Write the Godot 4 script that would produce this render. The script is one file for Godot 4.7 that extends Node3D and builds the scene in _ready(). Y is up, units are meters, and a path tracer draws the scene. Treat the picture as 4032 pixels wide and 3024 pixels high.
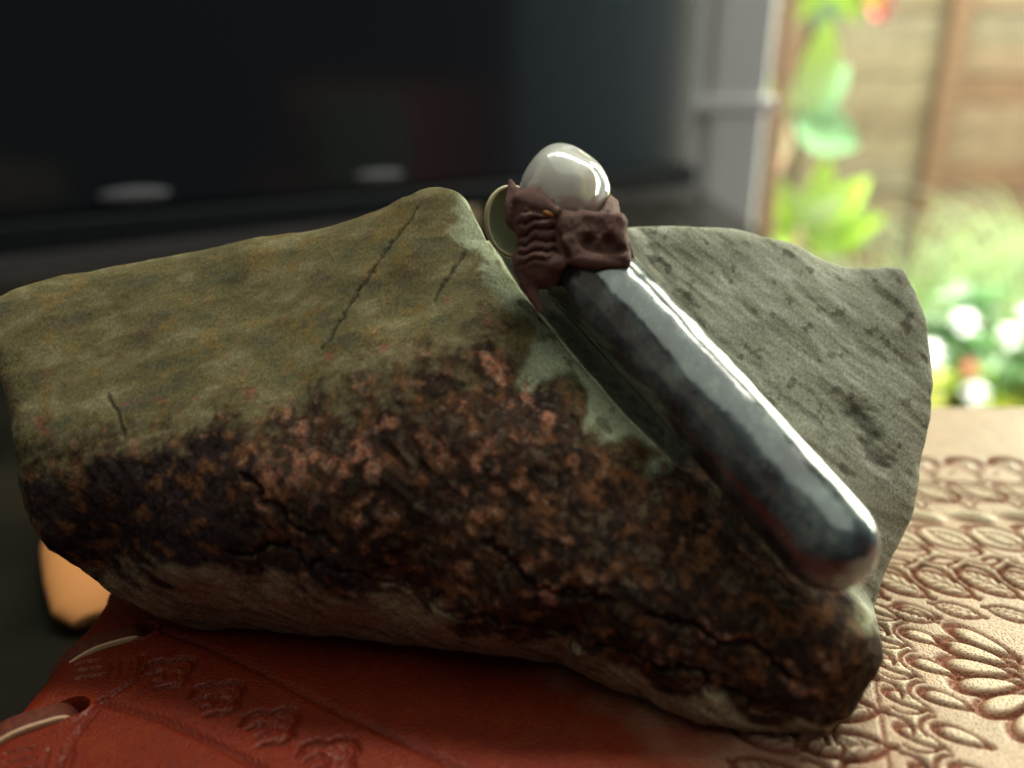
extends Node3D
# Close-up of a natural stone carrying a polished stone wand with a clay-set moonstone, standing on a tooled leather journal.
# Units are metres; the leather cover's face is y = 0. Shapes given in millimetres are scaled by MM.
const MM := 0.001
const PITCH := 20.0

var U := Vector3.ZERO      # the tilted frame in which wand head and clay were measured: right, up, towards the viewer
var F := Vector3.ZERO
var HEAD := Vector3(0.0084, 0.0597, -0.1062)
var rng := RandomNumberGenerator.new()

const CAGE := [-80.2, 44.9, -108.2, -76.4, 48.2, -113.2, -69.3, 50.5, -116.1, -50.1, 53.8, -118.4, -32.0, 56.6, -119.4, -19.3, 60.6, -119.3, -12.2, 63.7, -118.8, -7.8, 62.7, -117.9, -60.2, 42.6, -106.3, -41.4, 45.3, -106.8, -22.9, 50.2, -108.6, -12.4, 56.3, -111.8, -13.1, 47.7, -102.9, -31.0, 41.5, -101.2, -49.7, 38.4, -100.5, -64.7, 36.6, -101.5, -6.3, 51.8, -107.5, -61.0, 31.6, -95.4, -47.8, 34.0, -94.7, -33.2, 36.8, -94.1, -18.4, 42.3, -95.0, -6.5, 46.3, -98.6, -1.0, 47.5, -101.2, -5.6, 54.0, -109.9, 1.5, 46.5, -102.4, 8.3, 40.1, -95.3, 15.6, 34.2, -89.4, 23.3, 29.5, -86.1, 33.3, 24.7, -87.6, 40.1, 18.4, -82.1, 43.8, 15.3, -78.8, 27.1, 28.2, -89.2, -3.7, 55.9, -114.0, -3.3, 55.5, -118.7, -2.7, 54.6, -113.1, -2.3, 54.1, -117.6, -1.7, 53.3, -112.2, -1.3, 52.8, -116.5, -0.8, 52.0, -111.2, -0.3, 51.4, -115.5, 0.2, 50.7, -110.3, 0.7, 50.1, -114.4, 1.1, 49.4, -109.4, 1.6, 48.8, -113.3, 2.2, 48.2, -108.2, 2.7, 47.7, -112.1, 3.2, 47.1, -107.1, 3.8, 46.5, -110.8, 4.2, 46.1, -106.0, 4.9, 45.4, -109.5, 5.3, 45.0, -104.8, 5.9, 44.4, -108.3, 6.3, 43.9, -103.7, 6.9, 43.3, -107.0, 7.3, 42.9, -102.6, 8.0, 42.3, -105.8, 8.3, 41.9, -101.4, 9.0, 41.3, -104.5, 9.3, 41.0, -100.3, 10.0, 40.3, -103.2, 10.3, 40.1, -99.1, 11.1, 39.4, -101.9, 11.3, 39.2, -98.0, 12.1, 38.5, -100.7, 12.3, 38.3, -96.8, 13.0, 37.6, -99.4, 13.2, 37.4, -95.7, 14.0, 36.8, -98.2, 14.3, 36.5, -94.8, 15.0, 35.9, -97.1, 15.3, 35.6, -94.0, 16.1, 35.0, -96.2, 16.4, 34.8, -93.2, 17.2, 34.2, -95.3, 17.5, 33.9, -92.4, 18.3, 33.4, -94.4, 18.5, 33.1, -91.7, 19.3, 32.6, -93.5, 19.6, 32.3, -90.9, 20.4, 31.8, -92.7, 20.6, 31.5, -90.1, 21.4, 31.0, -91.8, 21.8, 30.8, -89.3, 22.9, 30.2, -88.5, 3.3, 54.3, -123.9, 35.3, 26.3, -95.6, 2.1, 54.0, -124.3, 4.1, 51.2, -121.9, 6.3, 48.5, -119.4, 8.5, 46.2, -116.6, 10.6, 43.9, -113.9, 12.8, 41.8, -111.1, 14.9, 39.8, -108.4, 16.9, 37.9, -105.7, 18.9, 36.0, -103.2, 21.2, 34.3, -101.2, 23.3, 32.5, -99.2, 25.5, 30.9, -97.2, 27.8, 29.7, -95.2, -57.1, 25.3, -91.5, -42.5, 27.6, -89.7, -28.4, 32.3, -88.2, -14.1, 35.1, -87.6, -1.5, 38.0, -89.8, 8.3, 34.0, -87.3, -32.2, 24.7, -86.5, -17.5, 26.2, -83.9, -3.2, 27.2, -83.2, 11.0, 26.2, -82.8, 21.2, 23.0, -81.6, 29.9, 18.8, -79.0, 36.9, 14.3, -75.3, 43.4, 13.4, -76.5, 45.8, 9.6, -77.8, -6.0, 21.1, -81.5, 10.9, 18.8, -79.0, 22.9, 14.7, -76.5, 32.7, 9.9, -74.2, 44.5, 6.9, -76.8, -64.5, 17.4, -91.3, -43.9, 18.7, -87.0, -22.8, 17.0, -83.7, -6.1, 14.8, -80.8, 8.2, 11.4, -78.5, 19.5, 7.7, -76.1, 30.8, 4.4, -74.9, 41.2, 5.1, -75.6, -48.0, 0.6, -97.4, -31.3, 0.6, -95.2, -7.1, 0.6, -92.7, 6.1, 0.6, -88.9, 18.1, 0.6, -82.4, 27.6, 1.1, -76.6, 36.0, 1.1, -75.6, 44.1, 1.1, -79.1, -34.8, 10.4, -89.8, -12.9, 8.7, -87.1, -57.1, 7.1, -96.1, -61.4, 13.6, -93.1, -67.1, 18.6, -94.4, -69.7, 26.9, -97.9, -71.4, 33.4, -100.9, -75.1, 40.3, -105.0, 10.7, 54.1, -124.9, 20.1, 56.5, -123.6, 27.4, 56.8, -123.7, 36.5, 55.8, -124.4, 45.4, 53.7, -123.7, 53.8, 50.8, -121.6, 60.6, 50.9, -118.9, 63.6, 45.9, -116.6, 64.8, 37.4, -111.4, 62.9, 28.8, -106.6, 60.6, 19.7, -101.7, 56.3, 11.3, -97.6, 52.5, 6.1, -94.1, 21.0, 49.6, -117.9, 24.0, 42.3, -112.1, 38.3, 43.4, -113.5, 53.7, 40.7, -112.6, 33.3, 32.1, -104.1, 46.9, 30.6, -104.1, 41.2, 23.8, -96.8, 52.1, 19.5, -97.9, 46.6, 14.0, -92.2, -77.8, 40.3, -124.1, -74.2, 43.2, -128.9, -67.3, 45.2, -131.8, -48.6, 47.9, -134.0, -31.1, 50.3, -135.0, -18.8, 53.8, -134.8, -11.8, 56.4, -134.4, -7.7, 55.5, -133.5, -3.6, 49.8, -129.8, -3.3, 49.4, -134.3, 3.1, 48.4, -139.3, 10.4, 48.2, -140.3, 19.4, 50.3, -139.1, 26.5, 50.5, -139.2, 35.4, 49.7, -139.8, 44.0, 47.9, -139.1, 52.1, 45.4, -137.1, 58.7, 45.5, -134.5, 61.6, 41.2, -132.2, 62.8, 34.0, -127.2, 61.0, 26.6, -122.6, 58.7, 18.9, -117.8, 54.6, 11.7, -113.8, 50.9, 6.9, -110.4, 44.4, 10.2, -94.6, 43.1, 7.6, -93.7, 42.7, 2.1, -95.9, 34.8, 2.1, -92.5, 26.7, 2.1, -93.5, 17.5, 1.5, -99.1, 5.9, 1.5, -105.4, -7.0, 1.5, -109.0, -30.5, 1.5, -111.5, -46.6, 1.5, -113.7, -55.5, 7.9, -112.3, -59.6, 13.6, -109.5, -62.6, 16.9, -107.7, -65.1, 17.9, -110.7, -67.7, 25.0, -114.2, -69.3, 30.6, -117.0, -72.9, 36.4, -121.0, -58.2, 31.9, -141.3, -55.5, 33.6, -144.8, -50.4, 34.7, -147.0, -36.5, 36.4, -148.6, -23.5, 37.8, -149.3, -14.4, 39.8, -149.2, -9.2, 41.4, -148.9, -6.1, 40.9, -148.2, -3.1, 37.5, -145.5, -2.8, 37.2, -148.8, 1.9, 36.6, -152.5, 7.3, 36.5, -153.3, 14.0, 37.8, -152.4, 19.3, 37.9, -152.4, 25.8, 37.4, -152.9, 32.2, 36.3, -152.4, 38.3, 34.9, -150.9, 43.2, 35.0, -149.0, 45.3, 32.4, -147.3, 46.2, 28.1, -143.5, 44.8, 23.8, -140.1, 43.2, 19.2, -136.6, 40.1, 15.0, -133.6, 37.4, 12.4, -131.1, 32.5, 14.1, -119.4, 31.6, 12.7, -118.7, 31.3, 9.8, -120.3, 25.4, 9.8, -117.8, 19.4, 9.8, -118.5, 12.6, 9.4, -122.7, 4.0, 9.4, -127.4, -5.6, 9.4, -130.1, -23.0, 9.4, -131.9, -35.0, 9.4, -133.5, -41.6, 12.9, -132.5, -44.7, 16.1, -130.4, -46.9, 18.1, -129.1, -48.8, 18.7, -131.3, -50.7, 22.8, -133.9, -51.8, 26.1, -136.0, -54.5, 29.6, -138.9, -1.6, 25.4, -142.8]
const TRAITS := "0000000 0000000 0000000 0000000 0000000 0000000 0000004 0040005 0000000 0000000 0000000 0000000 0000000 0000000 0000000 0000000 1010000 4000000 4000000 4000000 4003000 4002000 4010000 0010003 3000003 5000003 7000002 9000000 9000008 9000008 3250008 9020008 0090008 9000098 0090008 9000098 0090008 9000098 0090008 9000098 0090008 9000098 0090008 9000098 0090008 9000098 0090008 9000098 0090008 9000098 0090008 9000098 0090008 9000098 0090008 9000098 0090008 9000098 0090008 9000098 0090008 9000098 0090008 9000098 0090008 9000098 0090008 9000098 0090008 9000098 1090008 9000098 2080008 9000098 3070008 9000098 4060008 9000098 5050008 9000098 6040008 9000098 7020008 8010008 9000098 9000098 9000098 9000098 9000098 9000098 9000098 9000098 9000098 9000098 9000098 9000098 9000098 9000098 9000098 9000090 9000070 9009000 9005000 9008000 9004000 9005030 9004000 9004000 9002000 9001000 9001000 9001000 9005004 8200004 9005000 9004000 9004000 9004000 9004000 7000360 9000490 9000480 9006300 9004400 9004300 9003200 9004100 9000900 9000900 9000900 9000900 9000900 9000900 9000903 9000903 9000900 9000900 9000700 8000400 5300000 4400000 3400000 1300000 0900000 0900000 0900000 0900000 0900000 0900000 0900007 0900000 0900000 0900000 0900000 0900000 0900005 0900000 0900000 0900000 0900000 0900000 0900000 0900000 0900050 0900050 0000000 0000000 0000000 0000000 0000000 0000000 0000000 0000000 0000000 4000040 4000040 0900000 0900000 0900000 0900000 0900000 0900000 0900000 0900000 0900000 0900000 0900000 0900000 0900000 4200000 4000000 4000900 4000900 4000900 4000900 4000900 4000900 4000900 4000900 4000700 4000400 4000330 4300000 4400000 3400000 1300000 0000000 0000000 0000000 0000000 0000000 0000000 0000000 0000000 0000000 4000040 4000040 0900000 0900000 0900000 0900000 0900000 0900000 0900000 0900000 0900000 0900000 0900000 0900000 0900000 4200000 4000000 4000900 4000900 4000900 4000900 4000900 4000900 4000900 4000900 4000700 4000400 4000330 4300000 4400000 3400000 1300000 3400000"
const FACES_FRONT := [116, 125, 132, 70, 71, 72, 146, 147, 158, 118, 134, 126, 40, 43, 42, 52, 54, 103, 15, 17, 141, 57, 91, 59, 71, 95, 73, 122, 129, 136, 110, 117, 116, 121, 136, 128, 28, 110, 109, 51, 90, 53, 109, 116, 115, 12, 16, 21, 24, 48, 50, 149, 150, 159, 64, 65, 66, 56, 57, 58, 2, 3, 8, 32, 35, 34, 84, 87, 86, 25, 60, 62, 41, 87, 43, 10, 11, 12, 48, 49, 50, 121, 128, 135, 99, 120, 137, 78, 79, 80, 6, 7, 11, 31, 83, 98, 65, 93, 67, 67, 69, 68, 59, 61, 60, 45, 47, 46, 16, 22, 21, 18, 100, 99, 158, 159, 161, 67, 93, 94, 110, 111, 117, 11, 32, 23, 100, 101, 105, 26, 108, 104, 26, 74, 76, 16, 23, 36, 79, 97, 81, 114, 115, 122, 106, 107, 114, 72, 73, 74, 25, 103, 54, 8, 14, 15, 39, 87, 41, 162, 163, 164, 94, 157, 95, 109, 110, 116, 22, 44, 24, 85, 161, 162, 21, 103, 102, 124, 132, 131, 161, 163, 162, 111, 118, 126, 15, 141, 142, 147, 148, 158, 80, 82, 108, 22, 40, 42, 153, 154, 163, 68, 69, 70, 84, 143, 87, 63, 65, 64, 49, 51, 50, 112, 155, 113, 5, 11, 10, 120, 127, 137, 13, 101, 19, 51, 89, 90, 27, 31, 109, 89, 143, 156, 82, 97, 83, 103, 104, 107, 29, 164, 155, 117, 126, 133, 71, 73, 72, 38, 39, 41, 76, 77, 78, 99, 137, 138, 115, 116, 124, 26, 70, 72, 112, 113, 118, 152, 161, 159, 64, 66, 104, 115, 130, 122, 3, 4, 9, 78, 80, 108, 106, 136, 121, 115, 131, 123, 29, 111, 110, 53, 90, 55, 101, 102, 106, 91, 156, 157, 27, 108, 82, 67, 94, 69, 125, 133, 132, 24, 50, 52, 25, 54, 56, 75, 95, 96, 99, 119, 139, 77, 96, 79, 35, 86, 37, 79, 81, 80, 65, 67, 66, 92, 157, 93, 101, 106, 105, 30, 112, 111, 25, 62, 64, 68, 70, 104, 9, 13, 19, 26, 76, 78, 75, 77, 76, 99, 100, 120, 105, 106, 121, 39, 86, 87, 17, 140, 141, 154, 164, 163, 107, 108, 115, 23, 32, 34, 63, 92, 93, 95, 157, 160, 14, 19, 18, 25, 64, 104, 19, 101, 100, 122, 130, 129, 34, 35, 37, 7, 32, 11, 15, 18, 17, 80, 81, 82, 154, 155, 164, 69, 71, 70, 14, 18, 15, 61, 63, 62, 90, 156, 91, 85, 98, 160, 36, 37, 39, 104, 108, 107, 144, 145, 156, 22, 24, 103, 49, 89, 51, 100, 105, 120, 63, 93, 65, 8, 15, 142, 158, 161, 160, 24, 44, 46, 16, 36, 38, 47, 89, 49, 27, 109, 108, 148, 149, 159, 53, 55, 54, 10, 12, 20, 27, 82, 83, 105, 135, 120, 127, 135, 128, 116, 117, 125, 55, 57, 56, 1, 2, 8, 126, 134, 133, 66, 68, 104, 116, 132, 124, 26, 72, 74, 102, 103, 107, 99, 139, 140, 146, 158, 157, 29, 155, 30, 47, 88, 89, 30, 155, 112, 26, 78, 108, 26, 104, 70, 77, 79, 78, 152, 163, 161, 88, 143, 89, 11, 23, 16, 25, 56, 58, 28, 29, 110, 111, 112, 118, 107, 115, 114, 152, 153, 163, 57, 59, 58, 146, 157, 156, 143, 144, 156, 0, 1, 142, 73, 75, 74, 12, 21, 20, 23, 34, 36, 40, 41, 43, 83, 97, 98, 54, 55, 56, 37, 86, 39, 20, 21, 102, 96, 160, 97, 13, 20, 101, 5, 6, 11, 81, 97, 82, 93, 157, 94, 61, 92, 63, 11, 16, 12, 75, 96, 77, 102, 107, 106, 17, 18, 99, 115, 124, 131, 32, 33, 35, 46, 47, 48, 28, 109, 31, 43, 45, 44, 79, 96, 97, 157, 158, 160, 62, 63, 64, 71, 94, 95, 16, 38, 40, 115, 123, 130, 120, 135, 127, 4, 13, 9, 8, 9, 14, 17, 99, 140, 9, 19, 14, 99, 138, 119, 4, 10, 13, 51, 53, 52, 150, 151, 159, 55, 91, 57, 20, 102, 101, 114, 122, 136, 45, 88, 47, 91, 157, 92, 59, 92, 61, 106, 114, 136, 21, 22, 103, 128, 136, 129, 18, 19, 100, 50, 51, 52, 42, 43, 44, 1, 8, 142, 28, 31, 85, 22, 42, 44, 148, 159, 158, 3, 9, 8, 73, 95, 75, 89, 156, 90, 44, 45, 46, 25, 104, 103, 4, 5, 10, 33, 86, 35, 69, 94, 71, 24, 46, 48, 28, 162, 164, 34, 37, 36, 59, 91, 92, 29, 30, 111, 27, 83, 31, 97, 160, 98, 47, 49, 48, 16, 40, 22, 145, 146, 156, 111, 126, 117, 117, 133, 125, 85, 160, 161, 10, 20, 13, 66, 67, 68, 31, 98, 85, 55, 90, 91, 151, 152, 159, 36, 39, 38, 25, 58, 60, 43, 88, 45, 24, 52, 103, 58, 59, 60, 28, 164, 29, 105, 121, 135, 74, 75, 76, 108, 109, 115, 28, 85, 162, 60, 61, 62, 52, 53, 54, 87, 143, 88, 95, 160, 96, 123, 131, 130, 43, 87, 88, 38, 41, 40]
const FACES_BACK := [1, 0, 165, 1, 165, 166, 2, 1, 166, 2, 166, 167, 3, 2, 167, 3, 167, 168, 4, 3, 168, 4, 168, 169, 5, 4, 169, 5, 169, 170, 6, 5, 170, 6, 170, 171, 7, 6, 171, 7, 171, 172, 32, 7, 172, 32, 172, 173, 33, 32, 173, 33, 173, 174, 84, 33, 174, 84, 174, 175, 143, 84, 175, 143, 175, 176, 144, 143, 176, 144, 176, 177, 145, 144, 177, 145, 177, 178, 146, 145, 178, 146, 178, 179, 147, 146, 179, 147, 179, 180, 148, 147, 180, 148, 180, 181, 149, 148, 181, 149, 181, 182, 150, 149, 182, 150, 182, 183, 151, 150, 183, 151, 183, 184, 152, 151, 184, 152, 184, 185, 153, 152, 185, 153, 185, 186, 154, 153, 186, 154, 186, 187, 155, 154, 187, 155, 187, 188, 113, 155, 188, 113, 188, 189, 118, 113, 189, 118, 189, 190, 134, 118, 190, 134, 190, 191, 133, 134, 191, 133, 191, 192, 132, 133, 192, 132, 192, 193, 131, 132, 193, 131, 193, 194, 130, 131, 194, 130, 194, 195, 129, 130, 195, 129, 195, 196, 128, 129, 196, 128, 196, 197, 127, 128, 197, 127, 197, 198, 137, 127, 198, 137, 198, 199, 138, 137, 199, 138, 199, 200, 119, 138, 200, 119, 200, 201, 139, 119, 201, 139, 201, 202, 140, 139, 202, 140, 202, 203, 141, 140, 203, 141, 203, 204, 142, 141, 204, 142, 204, 205, 0, 142, 205, 0, 205, 165, 166, 165, 206, 166, 206, 207, 167, 166, 207, 167, 207, 208, 168, 167, 208, 168, 208, 209, 169, 168, 209, 169, 209, 210, 170, 169, 210, 170, 210, 211, 171, 170, 211, 171, 211, 212, 172, 171, 212, 172, 212, 213, 173, 172, 213, 173, 213, 214, 174, 173, 214, 174, 214, 215, 175, 174, 215, 175, 215, 216, 176, 175, 216, 176, 216, 217, 177, 176, 217, 177, 217, 218, 178, 177, 218, 178, 218, 219, 179, 178, 219, 179, 219, 220, 180, 179, 220, 180, 220, 221, 181, 180, 221, 181, 221, 222, 182, 181, 222, 182, 222, 223, 183, 182, 223, 183, 223, 224, 184, 183, 224, 184, 224, 225, 185, 184, 225, 185, 225, 226, 186, 185, 226, 186, 226, 227, 187, 186, 227, 187, 227, 228, 188, 187, 228, 188, 228, 229, 189, 188, 229, 189, 229, 230, 190, 189, 230, 190, 230, 231, 191, 190, 231, 191, 231, 232, 192, 191, 232, 192, 232, 233, 193, 192, 233, 193, 233, 234, 194, 193, 234, 194, 234, 235, 195, 194, 235, 195, 235, 236, 196, 195, 236, 196, 236, 237, 197, 196, 237, 197, 237, 238, 198, 197, 238, 198, 238, 239, 199, 198, 239, 199, 239, 240, 200, 199, 240, 200, 240, 241, 201, 200, 241, 201, 241, 242, 202, 201, 242, 202, 242, 243, 203, 202, 243, 203, 243, 244, 204, 203, 244, 204, 244, 245, 205, 204, 245, 205, 245, 246, 165, 205, 246, 165, 246, 206, 207, 206, 247, 208, 207, 247, 209, 208, 247, 210, 209, 247, 211, 210, 247, 212, 211, 247, 213, 212, 247, 214, 213, 247, 215, 214, 247, 216, 215, 247, 217, 216, 247, 218, 217, 247, 219, 218, 247, 220, 219, 247, 221, 220, 247, 222, 221, 247, 223, 222, 247, 224, 223, 247, 225, 224, 247, 226, 225, 247, 227, 226, 247, 228, 227, 247, 229, 228, 247, 230, 229, 247, 231, 230, 247, 232, 231, 247, 233, 232, 247, 234, 233, 247, 235, 234, 247, 236, 235, 247, 237, 236, 247, 238, 237, 247, 239, 238, 247, 240, 239, 247, 241, 240, 247, 242, 241, 247, 243, 242, 247, 244, 243, 247, 245, 244, 247, 246, 245, 247, 206, 246, 247]
const CAGE_FRONT := 165


# ---------------------------------------------------------------- helpers
func lin(r: float, g: float, b: float) -> Color:
	return Color(r, g, b)

func s8(r: float, g: float, b: float) -> Color:
	return Color(r / 255.0, g / 255.0, b / 255.0)

func mat(called: String, c: Color, rough: float, spec := 0.5) -> StandardMaterial3D:
	var m := StandardMaterial3D.new()
	m.resource_name = called
	m.albedo_color = c.linear_to_srgb()
	m.roughness = rough
	m.metallic_specular = spec
	return m

func noise(sd: int, freq: float, oct := 3, kind := FastNoiseLite.TYPE_SIMPLEX_SMOOTH) -> FastNoiseLite:
	var n := FastNoiseLite.new()
	n.seed = sd
	n.frequency = freq
	n.noise_type = kind
	n.fractal_type = FastNoiseLite.FRACTAL_FBM if oct > 1 else FastNoiseLite.FRACTAL_NONE
	n.fractal_octaves = oct
	return n

func ridged(sd: int, freq: float, oct := 3) -> FastNoiseLite:
	var n := noise(sd, freq, oct)
	n.fractal_type = FastNoiseLite.FRACTAL_RIDGED
	return n

func noise_tex(sd: int, freq: float, oct: int, size: int, lo: Color, hi: Color, kind := FastNoiseLite.TYPE_SIMPLEX_SMOOTH, full := 1.0) -> NoiseTexture2D:
	var t := NoiseTexture2D.new()
	t.width = size
	t.height = size
	t.seamless = true
	t.normalize = true
	t.noise = noise(sd, freq, oct, kind)
	var g := Gradient.new()
	g.set_color(0, lo)
	g.set_color(1, hi)
	if full < 1.0:
		g.set_offset(1, full)
	t.color_ramp = g
	return t

func triplanar(m: StandardMaterial3D, repeats_per_metre: float) -> void:
	m.uv1_triplanar = true
	m.uv1_scale = Vector3.ONE * repeats_per_metre
	m.uv1_triplanar_sharpness = 4.0

func thing(called: String, label: String, category: String, at := Vector3.ZERO, group := "") -> Node3D:
	var o := Node3D.new()
	o.name = called
	add_child(o, true)
	o.position = at
	tag(o, label, category, group)
	return o

func tag(o: Node, label: String, category: String, group := "") -> void:
	o.set_meta("label", label)
	o.set_meta("category", category)
	if group:
		o.set_meta("group", group)

func obj(called: String, mesh: Mesh, m: Material, parent: Node = null) -> MeshInstance3D:
	var o := MeshInstance3D.new()
	o.name = called
	o.mesh = mesh
	o.material_override = m
	(parent if parent else self).add_child(o, true)
	return o

func struct(called: String, mesh: Mesh, m: Material) -> MeshInstance3D:
	var o := obj(called, mesh, m)
	o.set_meta("kind", "structure")
	return o

func sstep(a: float, b: float, x: float) -> float:
	var t := clampf((x - a) / (b - a), 0.0, 1.0)
	return t * t * (3.0 - 2.0 * t)

func normals_of(v: PackedVector3Array, f: PackedInt32Array) -> PackedVector3Array:
	var n := PackedVector3Array()
	n.resize(v.size())
	for i in range(0, f.size(), 3):
		var a := f[i]
		var b := f[i + 1]
		var c := f[i + 2]
		var k := (v[c] - v[a]).cross(v[b] - v[a])
		n[a] += k
		n[b] += k
		n[c] += k
	for i in n.size():
		n[i] = n[i].normalized()
	return n

func array_mesh(v: PackedVector3Array, f: PackedInt32Array, colors := PackedColorArray(), uvs := PackedVector2Array(), into: ArrayMesh = null) -> ArrayMesh:
	var a := []
	a.resize(Mesh.ARRAY_MAX)
	a[Mesh.ARRAY_VERTEX] = v
	a[Mesh.ARRAY_NORMAL] = normals_of(v, f)
	a[Mesh.ARRAY_INDEX] = f
	if colors.size():
		a[Mesh.ARRAY_COLOR] = colors
	if uvs.size():
		a[Mesh.ARRAY_TEX_UV] = uvs
	var m := into if into else ArrayMesh.new()
	m.add_surface_from_arrays(Mesh.PRIMITIVE_TRIANGLES, a)
	return m

# a box with chamfered edges, centred at c
func chamfer_box(c: Vector3, size: Vector3, ch: float) -> ArrayMesh:
	var st := SurfaceTool.new()
	st.begin(Mesh.PRIMITIVE_TRIANGLES)
	var h := size * 0.5
	ch = minf(ch, minf(h.x, minf(h.y, h.z)) * 0.9)
	var pts := []
	for sx in [-1, 1]:
		for sy in [-1, 1]:
			for sz in [-1, 1]:
				var s := Vector3(sx, sy, sz)
				pts.append([s * (h - Vector3(0, ch, ch)), s * (h - Vector3(ch, 0, ch)), s * (h - Vector3(ch, ch, 0))])
	var face := func(list: Array) -> void:
		var mid := Vector3.ZERO
		for p in list:
			mid += p
		var nn: Vector3 = (list[2] - list[0]).cross(list[1] - list[0])
		if nn.dot(mid) < 0:
			list.reverse()
		st.set_smooth_group(-1)
		for k in range(1, list.size() - 1):
			for p in [list[0], list[k], list[k + 1]]:
				st.add_vertex(c + p)
	var id := func(x: int, y: int, z: int) -> int:
		return x * 4 + y * 2 + z
	for s in [0, 1]:
		face.call([pts[id.call(s, 0, 0)][0], pts[id.call(s, 0, 1)][0], pts[id.call(s, 1, 1)][0], pts[id.call(s, 1, 0)][0]])
		face.call([pts[id.call(0, s, 0)][1], pts[id.call(0, s, 1)][1], pts[id.call(1, s, 1)][1], pts[id.call(1, s, 0)][1]])
		face.call([pts[id.call(0, 0, s)][2], pts[id.call(0, 1, s)][2], pts[id.call(1, 1, s)][2], pts[id.call(1, 0, s)][2]])
	for a in [0, 1]:
		for b in [0, 1]:
			face.call([pts[id.call(0, a, b)][1], pts[id.call(1, a, b)][1], pts[id.call(1, a, b)][2], pts[id.call(0, a, b)][2]])
			face.call([pts[id.call(a, 0, b)][0], pts[id.call(a, 1, b)][0], pts[id.call(a, 1, b)][2], pts[id.call(a, 0, b)][2]])
			face.call([pts[id.call(a, b, 0)][0], pts[id.call(a, b, 1)][0], pts[id.call(a, b, 1)][1], pts[id.call(a, b, 0)][1]])
	for p in pts:
		face.call([p[0], p[1], p[2]])
	st.generate_normals()
	return st.commit()

# a tube along points with a radius per point
func tube(path: PackedVector3Array, radii: PackedFloat32Array, sides := 10, flat := 1.0) -> ArrayMesh:
	var v := PackedVector3Array()
	var f := PackedInt32Array()
	var n := path.size()
	var side := Vector3.ZERO
	for i in n:
		var d := (path[mini(i + 1, n - 1)] - path[maxi(i - 1, 0)]).normalized()
		if side == Vector3.ZERO:
			side = d.cross(Vector3.UP if absf(d.y) < 0.9 else Vector3.RIGHT).normalized()
		side = (side - d * side.dot(d)).normalized()
		var up := side.cross(d)
		for k in sides:
			var a := TAU * k / sides
			v.append(path[i] + (side * cos(a) + up * sin(a) * flat) * radii[i])
	for i in n - 1:
		for k in sides:
			var a := i * sides + k
			var b := i * sides + (k + 1) % sides
			f.append_array([a, b, a + sides, b, b + sides, a + sides])
	v.append(path[0])
	v.append(path[n - 1])
	for k in sides:
		f.append_array([v.size() - 2, (k + 1) % sides, k, v.size() - 1, (n - 1) * sides + k, (n - 1) * sides + (k + 1) % sides])
	return array_mesh(v, f)

# ---------------------------------------------------------------- the scene
func _ready() -> void:
	rng.seed = 7
	U = Vector3(0, cos(deg_to_rad(PITCH)), -sin(deg_to_rad(PITCH)))
	F = Vector3(0, -sin(deg_to_rad(PITCH)), -cos(deg_to_rad(PITCH)))
	view_and_light()
	room()
	garden()
	journal()
	rock()
	wand()

func view_and_light() -> void:
	var cam := Camera3D.new()
	cam.name = "camera"
	cam.position = Vector3(0, 0.075, 0)
	cam.rotation_degrees = Vector3(-PITCH, 0, 0)
	var lens := CameraAttributesPhysical.new()
	lens.frustum_focal_length = 24.17
	lens.frustum_near = 0.01
	lens.frustum_far = 60.0
	lens.frustum_focus_distance = 0.112
	lens.exposure_aperture = 7.4
	cam.attributes = lens
	add_child(cam)
	cam.current = true
	var env := Environment.new()
	env.background_mode = Environment.BG_COLOR
	env.background_color = lin(0.06, 0.056, 0.053).linear_to_srgb()
	env.tonemap_mode = Environment.TONE_MAPPER_LINEAR
	env.tonemap_exposure = 1.08
	env.sdfgi_enabled = true
	env.ssao_enabled = true
	env.ssil_enabled = true
	var we := WorldEnvironment.new()
	we.name = "surroundings"
	we.environment = env
	add_child(we)
	# daylight that falls through the patio door, right of the picture
	area("patio_door_daylight", Vector3(1.60, 0.85, -1.15), Vector3(1.6, 0.85, 0.0), Vector2(1.35, 2.0), lin(0.94, 1.0, 0.76), 15.0)
	# the open sky over the garden
	area("garden_daylight", Vector3(1.6, 3.6, -2.0), Vector3(1.5, -0.6, -2.8), Vector2(4.0, 2.0), lin(1.0, 0.98, 0.84), 125.0)
	# a warm lamp in the room behind and left of the camera
	area("room_lamp", Vector3(-1.5, 0.9, 0.5), Vector3(0.0, 0.0, -0.1), Vector2(1.8, 1.3), lin(1.0, 0.74, 0.52), 0.12)
	# soft light that comes back from the pale ceiling of the room
	area("ceiling_bounce", Vector3(0.45, 1.75, 0.15), Vector3(0.45, 0.0, 0.151), Vector2(2.4, 2.1), lin(0.90, 1.0, 0.84), 2.4)

func area(called: String, at: Vector3, target: Vector3, size: Vector2, c: Color, energy: float) -> void:
	var l := AreaLight3D.new()
	l.name = called
	l.area_size = size
	l.light_color = c.linear_to_srgb()
	l.light_energy = energy
	l.shadow_enabled = true
	add_child(l)
	l.look_at_from_position(at, target, Vector3.UP)

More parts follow.
